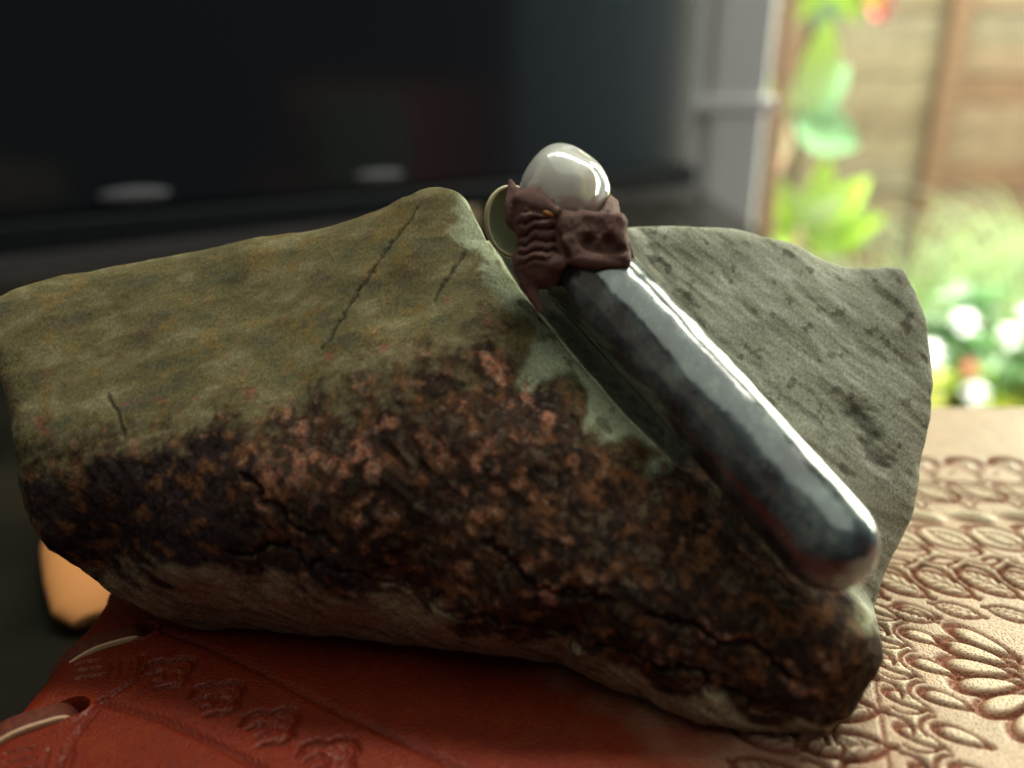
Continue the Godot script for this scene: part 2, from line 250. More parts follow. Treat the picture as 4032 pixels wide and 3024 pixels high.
# ---------------------------------------------------------------- table, screen, patio door
func room() -> void:
	var tm := mat("dark_lacquer", lin(0.016, 0.015, 0.012), 0.25, 0.5)
	tm.albedo_texture = noise_tex(4, 0.012, 4, 256, Color(0.45, 0.5, 0.45), Color(1.0, 0.92, 0.85))
	tm.roughness_texture = noise_tex(3, 0.02, 4, 256, Color(0.7, 0.7, 0.7), Color(1, 1, 1))
	triplanar(tm, 4.0)
	var table := thing("table", "dark glossy table top under the journal and the black screen", "table", Vector3(-0.6, -0.03, -0.5))
	# its right-hand side curves in towards the front, where the journal hangs over
	obj("table_top", slab_of([Vector2(0.243, -1.08), Vector2(0.236, -0.9), Vector2(0.222, -0.70), Vector2(0.205, -0.56), Vector2(0.18, -0.43), Vector2(0.15, -0.31), Vector2(0.128, -0.22), Vector2(0.118, -0.12), Vector2(0.118, 0.08), Vector2(-1.4, 0.08), Vector2(-1.4, -1.08)], Vector2(-0.6, -0.5), 0.025), tm, table)
	for p in [Vector3(-0.77, -0.4, 0.53), Vector3(0.62, -0.4, 0.50), Vector3(-0.77, -0.4, -0.53), Vector3(0.77, -0.4, -0.53)]:
		obj("leg", chamfer_box(p + Vector3(0, -0.01, 0), Vector3(0.05, 0.77, 0.05), 0.003), tm, table)
	# the switched-off screen: its foot runs from (-0.33, -0.50) to (0.22, -0.97)
	var screen := thing("television", "switched off black flat television standing askew behind the stone", "television", Vector3(0.22, -0.03, -0.971))
	screen.rotation.y = atan2(0.4745, 0.55)
	var plastic := mat("black_plastic", lin(0.007, 0.008, 0.009), 0.5, 0.1)
	var glass := mat("dark_screen_glass", lin(0.006, 0.007, 0.010), 0.11, 0.34)
	var w := 1.15
	obj("casing", chamfer_box(Vector3(-w / 2, 0.362, -0.022), Vector3(w, 0.70, 0.036), 0.004), plastic, screen)
	obj("display", chamfer_box(Vector3(-w / 2, 0.368, -0.0025), Vector3(w - 0.014, 0.664, 0.004), 0.001), glass, screen)
	obj("lower_bezel", chamfer_box(Vector3(-w / 2, 0.022, 0.0), Vector3(w, 0.020, 0.012), 0.002), mat("grey_black_plastic", lin(0.008, 0.009, 0.011), 0.5, 0.1), screen)
	# two flat grey blobs standing in for pale reflections low on the screen
	var blob_grey := mat("reflection_grey", lin(0.075, 0.075, 0.088), 0.7, 0.2)
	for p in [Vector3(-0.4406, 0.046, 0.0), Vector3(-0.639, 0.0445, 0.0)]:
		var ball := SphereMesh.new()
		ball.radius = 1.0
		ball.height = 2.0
		var reflection_blob := obj("reflection_blob", ball, blob_grey, screen)
		reflection_blob.position = p
		reflection_blob.scale = Vector3(0.024, 0.0046, 0.003)
	for x in [-0.25, -0.9]:
		obj("foot", chamfer_box(Vector3(x, 0.010, 0.0), Vector3(0.05, 0.02, 0.16), 0.005), plastic, screen)
	# the patio door: white frame, rail and panes
	var white := mat("white_frame", lin(0.9, 0.86, 0.88), 0.35)
	var door := thing("patio_door", "white framed patio door right of the black television", "door", Vector3(0.3, -0.9, -1.1))
	obj("jamb", chamfer_box(Vector3(-0.005, 1.1, 0.0), Vector3(0.075, 2.2, 0.07), 0.006), white, door)
	obj("frame", chamfer_box(Vector3(-0.105, 1.1, 0.0), Vector3(0.12, 2.2, 0.05), 0.006), white, door)
	obj("rail", chamfer_box(Vector3(-0.03, 0.972, 0.036), Vector3(0.14, 0.018, 0.005), 0.002), white, door)
	obj("jamb", chamfer_box(Vector3(2.3, 1.1, 0.0), Vector3(0.075, 2.2, 0.07), 0.006), white, door)
	obj("head", chamfer_box(Vector3(1.13, 2.24, 0.0), Vector3(2.45, 0.075, 0.07), 0.006), white, door)
	obj("threshold", chamfer_box(Vector3(1.13, 0.02, 0.0), Vector3(2.2, 0.04, 0.07), 0.006), white, door)
	var plaster := mat("pale_plaster", lin(0.55, 0.53, 0.48), 0.9)
	var wall := thing("house_wall", "unseen house wall over the patio door, added to shade the stone", "wall", Vector3(1.1, 1.39, -1.1))
	obj("lintel", chamfer_box(Vector3(0.0, 0.65, 0.0), Vector3(4.6, 1.3, 0.18), 0.01), plaster, wall)  # unseen, added to keep the garden light off the stone
	# a strip of tan leather lying on the table behind the journal
	var strap := thing("leather_strap", "pale tan leather strap end on the table behind the laced cover edge", "strap", Vector3(-0.089, -0.03, -0.15))
	var tan := mat("tan_leather", lin(0.40, 0.17, 0.06), 0.8, 0.2)
	obj("strap", tube([Vector3(-0.027, 0.0035, -0.040), Vector3(-0.022, 0.0045, -0.026), Vector3(-0.015, 0.005, -0.012), Vector3(-0.008, 0.005, 0.000), Vector3(-0.002, 0.004, 0.010), Vector3(0.001, 0.003, 0.014)], [0.0075, 0.0085, 0.0085, 0.008, 0.007, 0.004], 20, 0.5), tan, strap)
	obj("fold", tube([Vector3(-0.006, 0.0045, -0.026), Vector3(0.001, 0.006, -0.012), Vector3(0.007, 0.006, 0.000), Vector3(0.009, 0.005, 0.006)], [0.004, 0.0045, 0.0045, 0.003], 14, 0.6), tan, strap)
	# unseen furniture added on the window side, to give the dark screen dim reflections
	var cloth := mat("blue_grey_curtain_cloth", lin(0.13, 0.17, 0.23), 0.9)
	var v := PackedVector3Array()
	var f := PackedInt32Array()
	for i in 61:
		for j in 2:
			v.append(Vector3(0.025 * sin(i * 0.9) + 0.01 * sin(i * 2.3), 2.1 * j, -0.62 * i / 60.0))
	for i in 60:
		f.append_array([i * 2, i * 2 + 1, i * 2 + 2, i * 2 + 1, i * 2 + 3, i * 2 + 2])
	var curtain := thing("curtain", "unseen blue grey curtain mirrored dimly in the right half of the black screen", "curtain", Vector3(2.4, -0.9, -0.42))
	obj("cloth", array_mesh(v, f), cloth, curtain)
	var rust := mat("rust_upholstery", lin(0.40, 0.10, 0.07), 0.9)
	var sofa := thing("sofa", "unseen rust red sofa mirrored dimly as a streak across the black screen", "sofa", Vector3(2.65, -0.9, 0.2))
	obj("seat", chamfer_box(Vector3(0.0, 0.22, 0.0), Vector3(0.7, 0.4, 1.1), 0.05), rust, sofa)
	obj("armrest", chamfer_box(Vector3(0.0, 0.5, -0.47), Vector3(0.66, 0.24, 0.16), 0.05), rust, sofa)
	obj("armrest", chamfer_box(Vector3(0.0, 0.5, 0.47), Vector3(0.66, 0.24, 0.16), 0.05), rust, sofa)
	obj("backrest", chamfer_box(Vector3(0.28, 0.73, 0.0), Vector3(0.16, 0.64, 1.1), 0.06), rust, sofa)
	var cushion := thing("cushion", "unseen green cushion on the rust red sofa, a dim patch in the screen", "cushion", Vector3(2.72, -0.48, 0.32))
	obj("cover", chamfer_box(Vector3(0.0, 0.34, 0.0), Vector3(0.14, 0.50, 0.46), 0.06), mat("green_cloth", lin(0.15, 0.19, 0.11), 0.9), cushion)

# a flat slab over an outline in x and z, with a small bevel round its top
func slab_of(outline: Array, origin: Vector2, thick: float) -> ArrayMesh:
	var pts := PackedVector2Array()
	for p: Vector2 in outline:
		pts.append(p - origin)
	if Geometry2D.is_polygon_clockwise(pts):
		pts.reverse()
	var inner := Geometry2D.offset_polygon(pts, -0.003, Geometry2D.JOIN_MITER)[0]
	var st := SurfaceTool.new()
	st.begin(Mesh.PRIMITIVE_TRIANGLES)
	st.set_smooth_group(-1)
	var tri := Geometry2D.triangulate_polygon(inner)
	for k in range(0, tri.size(), 3):
		var abc := [inner[tri[k]], inner[tri[k + 1]], inner[tri[k + 2]]]
		if (abc[1] - abc[0]).cross(abc[2] - abc[0]) < 0.0:
			abc.reverse()
		for p in [abc[0], abc[1], abc[2]]:
			st.add_vertex(Vector3(p.x, 0.0, p.y))
	var n := pts.size()
	for k in n:
		var a := pts[k]
		var b := pts[(k + 1) % n]
		var near := func(q: Vector2) -> Vector2:
			var best := inner[0]
			for c in inner:
				if c.distance_to(q) < best.distance_to(q):
					best = c
			return best
		var ia: Vector2 = near.call(a)
		var ib: Vector2 = near.call(b)
		var quad := [Vector3(ia.x, 0, ia.y), Vector3(ib.x, 0, ib.y), Vector3(b.x, -0.003, b.y), Vector3(a.x, -0.003, a.y)]
		var wall := [Vector3(a.x, -0.003, a.y), Vector3(b.x, -0.003, b.y), Vector3(b.x, -thick, b.y), Vector3(a.x, -thick, a.y)]
		for q in [quad, wall]:
			for i in [0, 1, 2, 0, 2, 3]:
				st.add_vertex(q[i])
	for k in range(0, tri.size(), 3):
		for i in [2, 1, 0]:
			var p := inner[tri[k + i]]
			st.add_vertex(Vector3(p.x, -thick, p.y))
	st.generate_normals()
	return st.commit()

# a flat strip of leather along points, thickness upwards, with rounded rims
func ribbon(pts: Array, width: float, thick: float, steps := 24, up := Vector3.UP) -> ArrayMesh:
	var curve := Curve3D.new()
	for i in pts.size():
		var d: Vector3 = (pts[mini(i + 1, pts.size() - 1)] - pts[maxi(i - 1, 0)]) / 5.0
		curve.add_point(pts[i], -d, d)
	var total := curve.get_baked_length()
	curve.bake_interval = total / 60.0
	total = curve.get_baked_length()
	var v := PackedVector3Array()
	var f := PackedInt32Array()
	var ring := [Vector2(-1, -0.6), Vector2(-1, 0.6), Vector2(-0.86, 1), Vector2(0.0, 1.15), Vector2(0.86, 1), Vector2(1, 0.6), Vector2(1, -0.6), Vector2(0.86, -1), Vector2(-0.86, -1)]
	for i in steps + 1:
		var s := total * i / steps
		var p := curve.sample_baked(s, true)
		var d := (curve.sample_baked(minf(s + total * 0.02, total), true) - curve.sample_baked(maxf(s - total * 0.02, 0.0), true)).normalized()
		var side := d.cross(up).normalized()
		var top := side.cross(d)
		for r in ring:
			v.append(p + side * r.x * width * 0.5 + top * r.y * thick * 0.5)
	var k := ring.size()
	for i in steps:
		for j in k:
			var a := i * k + j
			var b := i * k + (j + 1) % k
			f.append_array([a, a + k, b, b, a + k, b + k])
	for e in [0, steps]:
		var mid := Vector3.ZERO
		for j in k:
			mid += v[e * k + j] / k
		v.append(mid)
		for j in k:
			if e == 0:
				f.append_array([v.size() - 1, j, (j + 1) % k])
			else:
				f.append_array([v.size() - 1, e * k + (j + 1) % k, e * k + j])
	return array_mesh(v, f)

# ---------------------------------------------------------------- the garden beyond the door
func leaf_mesh(length: float, width: float, fold: float, droop: float) -> ArrayMesh:
	var v := PackedVector3Array()
	var f := PackedInt32Array()
	var n := 8
	for i in n + 1:
		var t := float(i) / n
		var wd := width * 0.5 * pow(sin(PI * clampf(pow(t, 0.8), 0.0, 1.0)), 0.8) + 0.0006
		var y := -droop * t * t * length
		for s in [-1.0, -0.5, 0.0, 0.5, 1.0]:
			v.append(Vector3(s * wd, y + absf(s) * wd * fold, -t * length))
	for i in n:
		for k in 4:
			var a := i * 5 + k
			f.append_array([a, a + 5, a + 1, a + 1, a + 5, a + 6])
	return array_mesh(v, f)

func leaf_mat(called: String, c: Color, thru := 0.8) -> StandardMaterial3D:
	var m := mat(called, c, 0.38)
	m.cull_mode = BaseMaterial3D.CULL_DISABLED
	m.backlight_enabled = true
	m.backlight = Color(thru, thru, thru)
	return m

func aim(o: Node3D, dir: Vector3, roll := 0.0) -> void:
	var z := -dir.normalized()
	var x := Vector3.UP.cross(z)
	x = x.normalized() if x.length() > 0.01 else Vector3.RIGHT
	o.basis = Basis(x, z.cross(x), z).rotated(dir.normalized(), roll)

func rosette(parent: Node3D, at: Vector3, n: int, lm: Array, m: Material, tilt: float, face: Vector3) -> void:
	var ax := face.normalized()
	var side := ax.cross(Vector3.UP).normalized()
	var up := side.cross(ax)
	for k in n:
		var a := TAU * k / n + rng.randf_range(-0.25, 0.25)
		var d := (side * cos(a) + up * sin(a)) * cos(tilt) + ax * sin(tilt)
		var o := obj("leaf", lm[k % lm.size()], m, parent)
		o.position = at
		aim(o, d, rng.randf_range(-0.5, 0.5))
		o.scale = Vector3.ONE * rng.randf_range(0.8, 1.15)

func garden() -> void:
	var gm := mat("garden_soil", lin(0.16, 0.12, 0.07), 0.95)
	gm.albedo_texture = noise_tex(5, 0.02, 4, 512, Color(0.55, 0.5, 0.42), Color(1, 1, 1))
	triplanar(gm, 0.8)
	var pm := PlaneMesh.new()
	pm.size = Vector2(30, 30)
	var ground := struct("garden_ground", pm, gm)
	ground.position = Vector3(1.5, -0.95, -16.15)
	# the fence of weathered horizontal boards, each board its own piece
	var fence := thing("garden_fence", "weathered fence of horizontal boards at the back of the garden", "fence", Vector3(0, -0.95, -3.6))
	var woods := []
	for k in 5:
		var c: Color = [lin(0.21, 0.175, 0.10), lin(0.26, 0.23, 0.135), lin(0.22, 0.14, 0.075), lin(0.24, 0.22, 0.14), lin(0.27, 0.21, 0.125)][k]
		var wm := mat("weathered_board", c, 0.85)
		wm.albedo_texture = noise_tex(20 + k, 0.03, 4, 256, Color(0.6, 0.58, 0.55), Color(1, 1, 1))
		wm.uv1_triplanar = true
		wm.uv1_scale = Vector3(0.8, 9.0, 2.0)
		woods.append(wm)
	var posts := [-0.3, 1.3, 1.86, 3.1, 4.6, 6.1]
	for i in posts.size() - 1:
		var x0: float = posts[i]
		var x1: float = posts[i + 1]
		for r in 17:
			var m: Material = woods[rng.randi() % 5] if i != 2 else woods[[2, 4, 2, 3, 4][rng.randi() % 5]]
			var bo := obj("board", chamfer_box(Vector3.ZERO, Vector3(x1 - x0 - 0.012, 0.1205 + rng.randf_range(-0.002, 0.002), 0.018), 0.003), m, fence)
			bo.position = Vector3((x0 + x1) / 2, 0.09 + r * 0.123, (0.004 if r % 2 else 0.0) + rng.randf_range(-0.003, 0.003))
	for i in posts.size():
		var po := obj("post", chamfer_box(Vector3(0, 1.08, 0.055), Vector3(0.085, 2.16, 0.07), 0.006), woods[[2, 1, 2, 4, 0, 1][i]], fence)
		po.position.x = posts[i]
	# the shrub in full light beside the door
	var green := leaf_mat("lit_leaf", lin(0.36, 0.66, 0.015))
	var blue_green := leaf_mat("waxy_leaf", lin(0.30, 0.62, 0.30), 0.6)
	var bark := mat("bark", lin(0.30, 0.19, 0.12), 0.9)
	var big := [leaf_mesh(0.17, 0.075, 0.25, 0.25), leaf_mesh(0.15, 0.068, 0.2, 0.35), leaf_mesh(0.19, 0.08, 0.3, 0.2)]
	var shrub := thing("leafy_shrub", "bright green broad leaved shrub close behind the door frame", "shrub", Vector3(0.57, -0.95, -1.75))
	obj("stem", tube([Vector3(0, 0, 0.1), Vector3(-0.01, 0.5, 0.05), Vector3(0.0, 0.95, -0.02), Vector3(0.02, 1.5, -0.05), Vector3(0.1, 1.9, -0.1)], [0.022, 0.02, 0.018, 0.014, 0.006]), bark, shrub)
	obj("stem", tube([Vector3(0, 0.4, 0.05), Vector3(0.06, 0.6, -0.05), Vector3(0.13, 0.74, -0.14)], [0.012, 0.009, 0.006]), bark, shrub)
	obj("stem", tube([Vector3(0.0, 0.85, 0.0), Vector3(0.06, 0.92, -0.1), Vector3(0.1, 0.97, -0.22)], [0.01, 0.007, 0.005]), bark, shrub)
	obj("stem", tube([Vector3(0.02, 1.35, -0.04), Vector3(0.1, 1.4, -0.16), Vector3(0.17, 1.3, -0.3)], [0.01, 0.007, 0.005]), bark, shrub)
	# each leaf: where its stalk joins, which way it points (right, up), length, width, kind
	var leaves := [
		[0.145, 0.715, -0.60, 1.00, 0.15, 0.060, 0], [0.150, 0.715, 0.18, 1.00, 0.17, 0.066, 0], [0.155, 0.715, 0.80, 0.95, 0.175, 0.066, 0], [0.155, 0.710, 1.00, 0.36, 0.165, 0.070, 0],
		[0.150, 0.705, 1.00, 0.02, 0.13, 0.060, 0], [0.140, 0.705, -1.00, 0.25, 0.12, 0.055, 0], [0.150, 0.72, 0.45, 0.55, 0.13, 0.055, 2],
		[0.135, 0.990, 0.16, 1.00, 0.20, 0.072, 0], [0.150, 0.985, 0.50, 1.00, 0.13, 0.058, 1], [0.115, 0.985, 1.00, -0.32, 0.155, 0.088, 1], [0.105, 1.000, -0.7, 0.8, 0.11, 0.05, 2],
		[0.100, 0.960, -0.6, -1.0, 0.12, 0.055, 1], [0.190, 1.345, -0.60, -1.0, 0.14, 0.062, 0], [0.200, 1.345, -0.05, -1.0, 0.155, 0.075, 1], [0.205, 1.345, 0.45, -1.0, 0.14, 0.070, 0], [0.210, 1.350, 0.9, -0.75, 0.14, 0.062, 0],
		[0.200, 1.350, -1.0, -0.3, 0.13, 0.06, 0], [0.200, 1.360, 0.9, 0.3, 0.14, 0.06, 2], [0.190, 1.36, -0.5, 0.9, 0.14, 0.06, 0]]
	var tones := [green, blue_green, leaf_mat("yellow_green_leaf", lin(0.42, 0.62, 0.02))]
	for l in leaves:
		var o := obj("leaf", leaf_mesh(l[4] * 1.12, l[5] * 1.3, 0.22, 0.18), tones[l[6]], shrub)
		o.position = Vector3(l[0], l[1], -0.16 - 0.25 * (l[1] - 0.7))
		var z := -(Vector3(l[2], l[3], rng.randf_range(0.0, 0.3))).normalized()
		var y := (Vector3(rng.randf_range(-0.5, 0.1), rng.randf_range(0.1, 0.6), 1.0)).normalized()
		var x := y.cross(z).normalized()
		o.basis = Basis(x, z.cross(x), z)
	rosette(shrub, Vector3(0.1, 1.85, -0.1), 9, big, green, 0.3, Vector3(-0.2, 0.6, 0.8))
	var petal := leaf_mat("red_petal", lin(0.75, 0.07, 0.04), 0.5)
	var bloom := thing("red_flower", "single red flower hanging beside the topmost green leaves", "flower", Vector3(0.895, 0.36, -2.1))
	for k in 5:
		var o := obj("petal", leaf_mesh(0.105, 0.055, 0.3, 0.3), petal, bloom)
		aim(o, Vector3(cos(TAU * k / 5) * 0.3, -1.0, sin(TAU * k / 5) * 0.3), k)
	obj("stalk", tube([Vector3(0, 0, 0), Vector3(-0.02, 0.12, 0.0), Vector3(-0.1, 0.26, 0.0)], [0.003, 0.003, 0.003]), bark, bloom)
	# tufts of long grass
	var blade := leaf_mat("grass_blade", lin(0.42, 0.66, 0.20), 0.9)
	var spots := [Vector3(1.16, -0.95, -1.85), Vector3(1.55, -0.95, -2.25), Vector3(1.34, -0.95, -1.62), Vector3(0.98, -0.95, -1.95)]
	var says := ["pale green tuft of long arching grass nearest the stone's right tip", "tall grass tuft standing behind the other two at the right edge", "low spreading grass tuft at the far right before the fence", "grass tuft between the shrub and the white glint flowers"]
	for k in 4:
		var st := SurfaceTool.new()
		st.begin(Mesh.PRIMITIVE_TRIANGLES)
		for b in 130:
			var a := rng.randf() * TAU
			var r := rng.randf_range(0.12, 0.5)
			var h := rng.randf_range(0.55, 1.05)
			var base := Vector3(cos(a), 0, sin(a)) * rng.randf() * 0.06
			var path := PackedVector3Array()
			var rad := PackedFloat32Array()
			for i in 7:
				var t := i / 6.0
				path.append(base + Vector3(cos(a) * r * t * t, h * (t * 1.5 - t * t * 0.75), sin(a) * r * t * t))
				rad.append(0.0095 * (1.0 - t * 0.85))
			st.append_from(tube(path, rad, 4, 0.25), 0, Transform3D())
		var g := obj("grass_tuft", st.commit(), blade)
		g.position = spots[k]
		tag(g, says[k], "grass", "")
	# low bedding plants: yellow-green leaves and added white flowers in place of bright blurred glints
	var yellow := leaf_mat("yellow_leaf", lin(0.55, 0.58, 0.03), 0.7)
	var dark := leaf_mat("dark_leaf", lin(0.07, 0.20, 0.05), 0.4)
	var white := leaf_mat("white_petal", lin(0.92, 0.94, 0.95), 0.3)
	var red := leaf_mat("rosy_petal", lin(0.7, 0.12, 0.1), 0.5)
	var small := [leaf_mesh(0.075, 0.042, 0.2, 0.2), leaf_mesh(0.062, 0.036, 0.25, 0.3)]
	var white_petal := leaf_mesh(0.045, 0.036, 0.15, 0.1)
	var beds := [[Vector3(0.80, -0.42, -1.44), 0], [Vector3(0.90, -0.44, -1.42), 0], [Vector3(0.97, -0.35, -1.47), 1], [Vector3(0.87, -0.37, -1.52), 1], [Vector3(1.05, -0.45, -1.44), 0], [Vector3(0.96, -0.28, -1.6), 1]]
	var bed_says := ["yellow leaved bedding plant just right of the stone", "yellow green bedding plant with a rosy bloom above the cover edge", "leafy plant under the white glint flowers at the right picture edge", "leafy plant beside the stone's right tip, left of the white glint flowers", "yellow plant cut off by the right picture edge above the leather", "taller dark leaved plant behind the white glint flowers"]
	for k in beds.size():
		var top: Vector3 = beds[k][0]
		var p := thing("bedding_plant", bed_says[k], "plant", Vector3(top.x, -0.95, top.z), "plants outside the door")
		var hgt := top.y + 0.95
		for sidx in 4:
			var e := Vector3(rng.randf_range(-0.05, 0.05), hgt * rng.randf_range(0.8, 1.0), rng.randf_range(-0.05, 0.05))
			obj("stem", tube([Vector3.ZERO, e * 0.5 + Vector3(0.01, 0, 0.01), e], [0.004, 0.003, 0.002], 6), bark, p)
			for lv in 3:
				rosette(p, e * (1.0 - 0.13 * lv), 5, small, [yellow, dark, green][(beds[k][1] + (1 if lv == 1 else 0)) % 3] if k != 5 else dark, 0.3, Vector3(rng.randf_range(-0.4, 0.2), 0.8, 0.6))
	var blooms := [[Vector3(0.795, -0.372, -1.40), 0], [Vector3(0.862, -0.318, -1.42), 0], [Vector3(0.882, -0.442, -1.38), 0], [Vector3(0.985, -0.305, -1.42), 0], [Vector3(0.955, -0.345, -1.42), 0], [Vector3(0.872, -0.40, -1.40), 1], [Vector3(1.02, -0.33, -1.43), 0]]
	var bloom_says := ["white flower added as a glint just right of the stone's edge", "white flower added as a glint upper left of the pair by the right edge", "lowest white flower added as a glint directly above the leather cover", "large white flower added as a glint at the right picture edge", "white flower added as a glint below the large one at the right edge", "small rosy flower between the white ones", "outermost white flower added as a glint partly outside the picture"]
	for k in blooms.size():
		var at: Vector3 = blooms[k][0]
		var b := thing("glint_flower" if blooms[k][1] == 0 else "rosy_flower", bloom_says[k], "flower", at, "flowers outside the door")
		for q in 6:
			var o := obj("petal", white_petal, white if blooms[k][1] == 0 else red, b)
			aim(o, Vector3(cos(TAU * q / 6), 0.12 + sin(TAU * q / 6) * 0.6, -0.8 * sin(TAU * q / 6)))
			o.scale = Vector3.ONE * (0.5 if blooms[k][1] == 1 else 0.68)
		obj("stalk", tube([Vector3(0, 0, 0), Vector3(0.0, -0.1, -0.02), Vector3(0.01, -0.95 - at.y, -0.04)], [0.002, 0.002, 0.003], 6), dark, b)

# ---------------------------------------------------------------- the leather journal
class Field:
	var x0: float
	var z0: float
	var step: float
	var nx: int
	var nz: int
	var h := PackedFloat32Array()
	func _init(ax: float, bx: float, az: float, bz: float, s: float) -> void:
		x0 = ax
		z0 = az
		step = s
		nx = int(round((bx - ax) / s)) + 1
		nz = int(round((bz - az) / s)) + 1
		h.resize(nx * nz)
	# one tooled mark: centre in mm, turned by ang, half length and half width in mm
	func press(kind: String, cx: float, cz: float, ang: float, lu: float, lv: float, depth: float) -> void:
		var r := maxf(lu, lv) * 1.6
		var i0 := maxi(0, int((cx - r - x0) / step))
		var i1 := mini(nx - 1, int((cx + r - x0) / step) + 1)
		var j0 := maxi(0, int((cz - r - z0) / step))
		var j1 := mini(nz - 1, int((cz + r - z0) / step) + 1)
		var ca := cos(ang)
		var sa := sin(ang)
		for j in range(j0, j1 + 1):
			var dz := z0 + j * step - cz
			for i in range(i0, i1 + 1):
				var dx := x0 + i * step - cx
				var u := (dx * ca + dz * sa) / lu
				var v := (-dx * sa + dz * ca) / lv
				var d := 0.0
				match kind:
					"petal":
						var q := sqrt(u * u + v * v)
						var wd := 1.0 - 0.35 * u
						q = sqrt(u * u + v * v / (wd * wd))
						d = -exp(-pow((q - 1.0) / 0.2, 2.0)) * (1.0 + 0.3 * v) + 0.22 * maxf(0.0, 1.0 - q * q * q * q)
					"leaf":
						var wd := pow(maxf(0.0, 1.0 - u * u), 0.8)
						var q := absf(v) - wd
						if absf(u) < 1.25:
							d = -exp(-pow(q / 0.2, 2.0)) * 0.9
							if q < 0.0:
								d += 0.25 * minf(1.0, -q * 2.0)
								d -= 0.6 * exp(-pow(v / 0.09, 2.0)) * (1.0 if absf(u) < 0.8 else 0.0)
								var ph := fposmod(u * 3.0 + absf(v) * 1.6, 1.0) - 0.5
								d -= 0.55 * exp(-pow(ph / 0.13, 2.0)) * minf(1.0, -q * 3.0) * minf(1.0, absf(v) * 5.0)
					"oval":
						var q := sqrt(u * u + v * v)
						d = -exp(-pow((q - 1.0) / 0.07, 2.0)) * 0.8 - 0.35 * exp(-pow((q - 0.86) / 0.05, 2.0)) + (0.25 if q < 0.95 else 0.0) * minf(1.0, (0.95 - q) * 8.0)
					"seed":
						var q := sqrt(u * u + v * v)
						var a := atan2(v, u)
						d = -1.2 * exp(-pow((q - 1.0) / 0.17, 2.0)) * clampf(-v * 1.6 + 0.25, 0.0, 1.0)
						if q < 0.95:
							d -= 0.35 * (0.5 + 0.5 * cos(a * 14.0)) * clampf((q - 0.35) * 4.0, 0.0, 1.0)
						d += 0.8 * maxf(0.0, 1.0 - q * q * 9.0)
					"ridge":
						d = 1.0 * exp(-v * v * 2.6) * maxf(0.0, 1.0 - u * u) - 0.5 * exp(-pow((v - 1.1) / 0.4, 2.0)) * maxf(0.0, 1.0 - u * u)
					"triangle":
						# three concave sides, sharp corners, sunk along its right-hand side
						var e := 1.0
						for k in 3:
							var a := TAU * k / 3.0
							var du := u + 1.7 * cos(a)
							var dv := v + 1.7 * sin(a)
							e = minf(e, sqrt(du * du + dv * dv) - 1.25)
						d = -0.9 * exp(-pow(e / 0.12, 2.0)) + (0.5 * minf(1.0, e * 2.5) if e > 0.0 else 0.0)
						if u * u + v * v > 2.4:
							d = 0.0
					"dash":
						d = -exp(-v * v * 3.0) * clampf((1.0 - absf(u)) * 6.0, 0.0, 1.0) + 0.3 * exp(-pow((v + 1.1) / 0.5, 2.0)) * clampf((1.0 - absf(u)) * 6.0, 0.0, 1.0)
					"pit":
						var q := sqrt(u * u + v * v)
						d = -clampf((1.1 - q) * 6.0, 0.0, 1.0) + 0.10 * exp(-pow((q - 1.25) / 0.2, 2.0))
				h[j * nx + i] += d * depth
	# a groove along a polyline in mm
	func groove(pts: Array, w: float, depth: float) -> void:
		for k in pts.size() - 1:
			var a: Vector2 = pts[k]
			var b: Vector2 = pts[k + 1]
			var i0 := maxi(0, int((minf(a.x, b.x) - w * 3.0 - x0) / step))
			var i1 := mini(nx - 1, int((maxf(a.x, b.x) + w * 3.0 - x0) / step) + 1)
			var j0 := maxi(0, int((minf(a.y, b.y) - w * 3.0 - z0) / step))
			var j1 := mini(nz - 1, int((maxf(a.y, b.y) + w * 3.0 - z0) / step) + 1)
			for j in range(j0, j1 + 1):
				for i in range(i0, i1 + 1):
					var p := Vector2(x0 + i * step, z0 + j * step)
					var q := Geometry2D.get_closest_point_to_segment(p, a, b).distance_to(p) / w
					if q < 2.8:
						var at := j * nx + i
						h[at] = minf(h[at], -depth * exp(-q * q)) if h[at] <= 0.0 or q < 1.0 else h[at] + 0.15 * depth * exp(-pow(q - 1.7, 2.0) * 4.0)

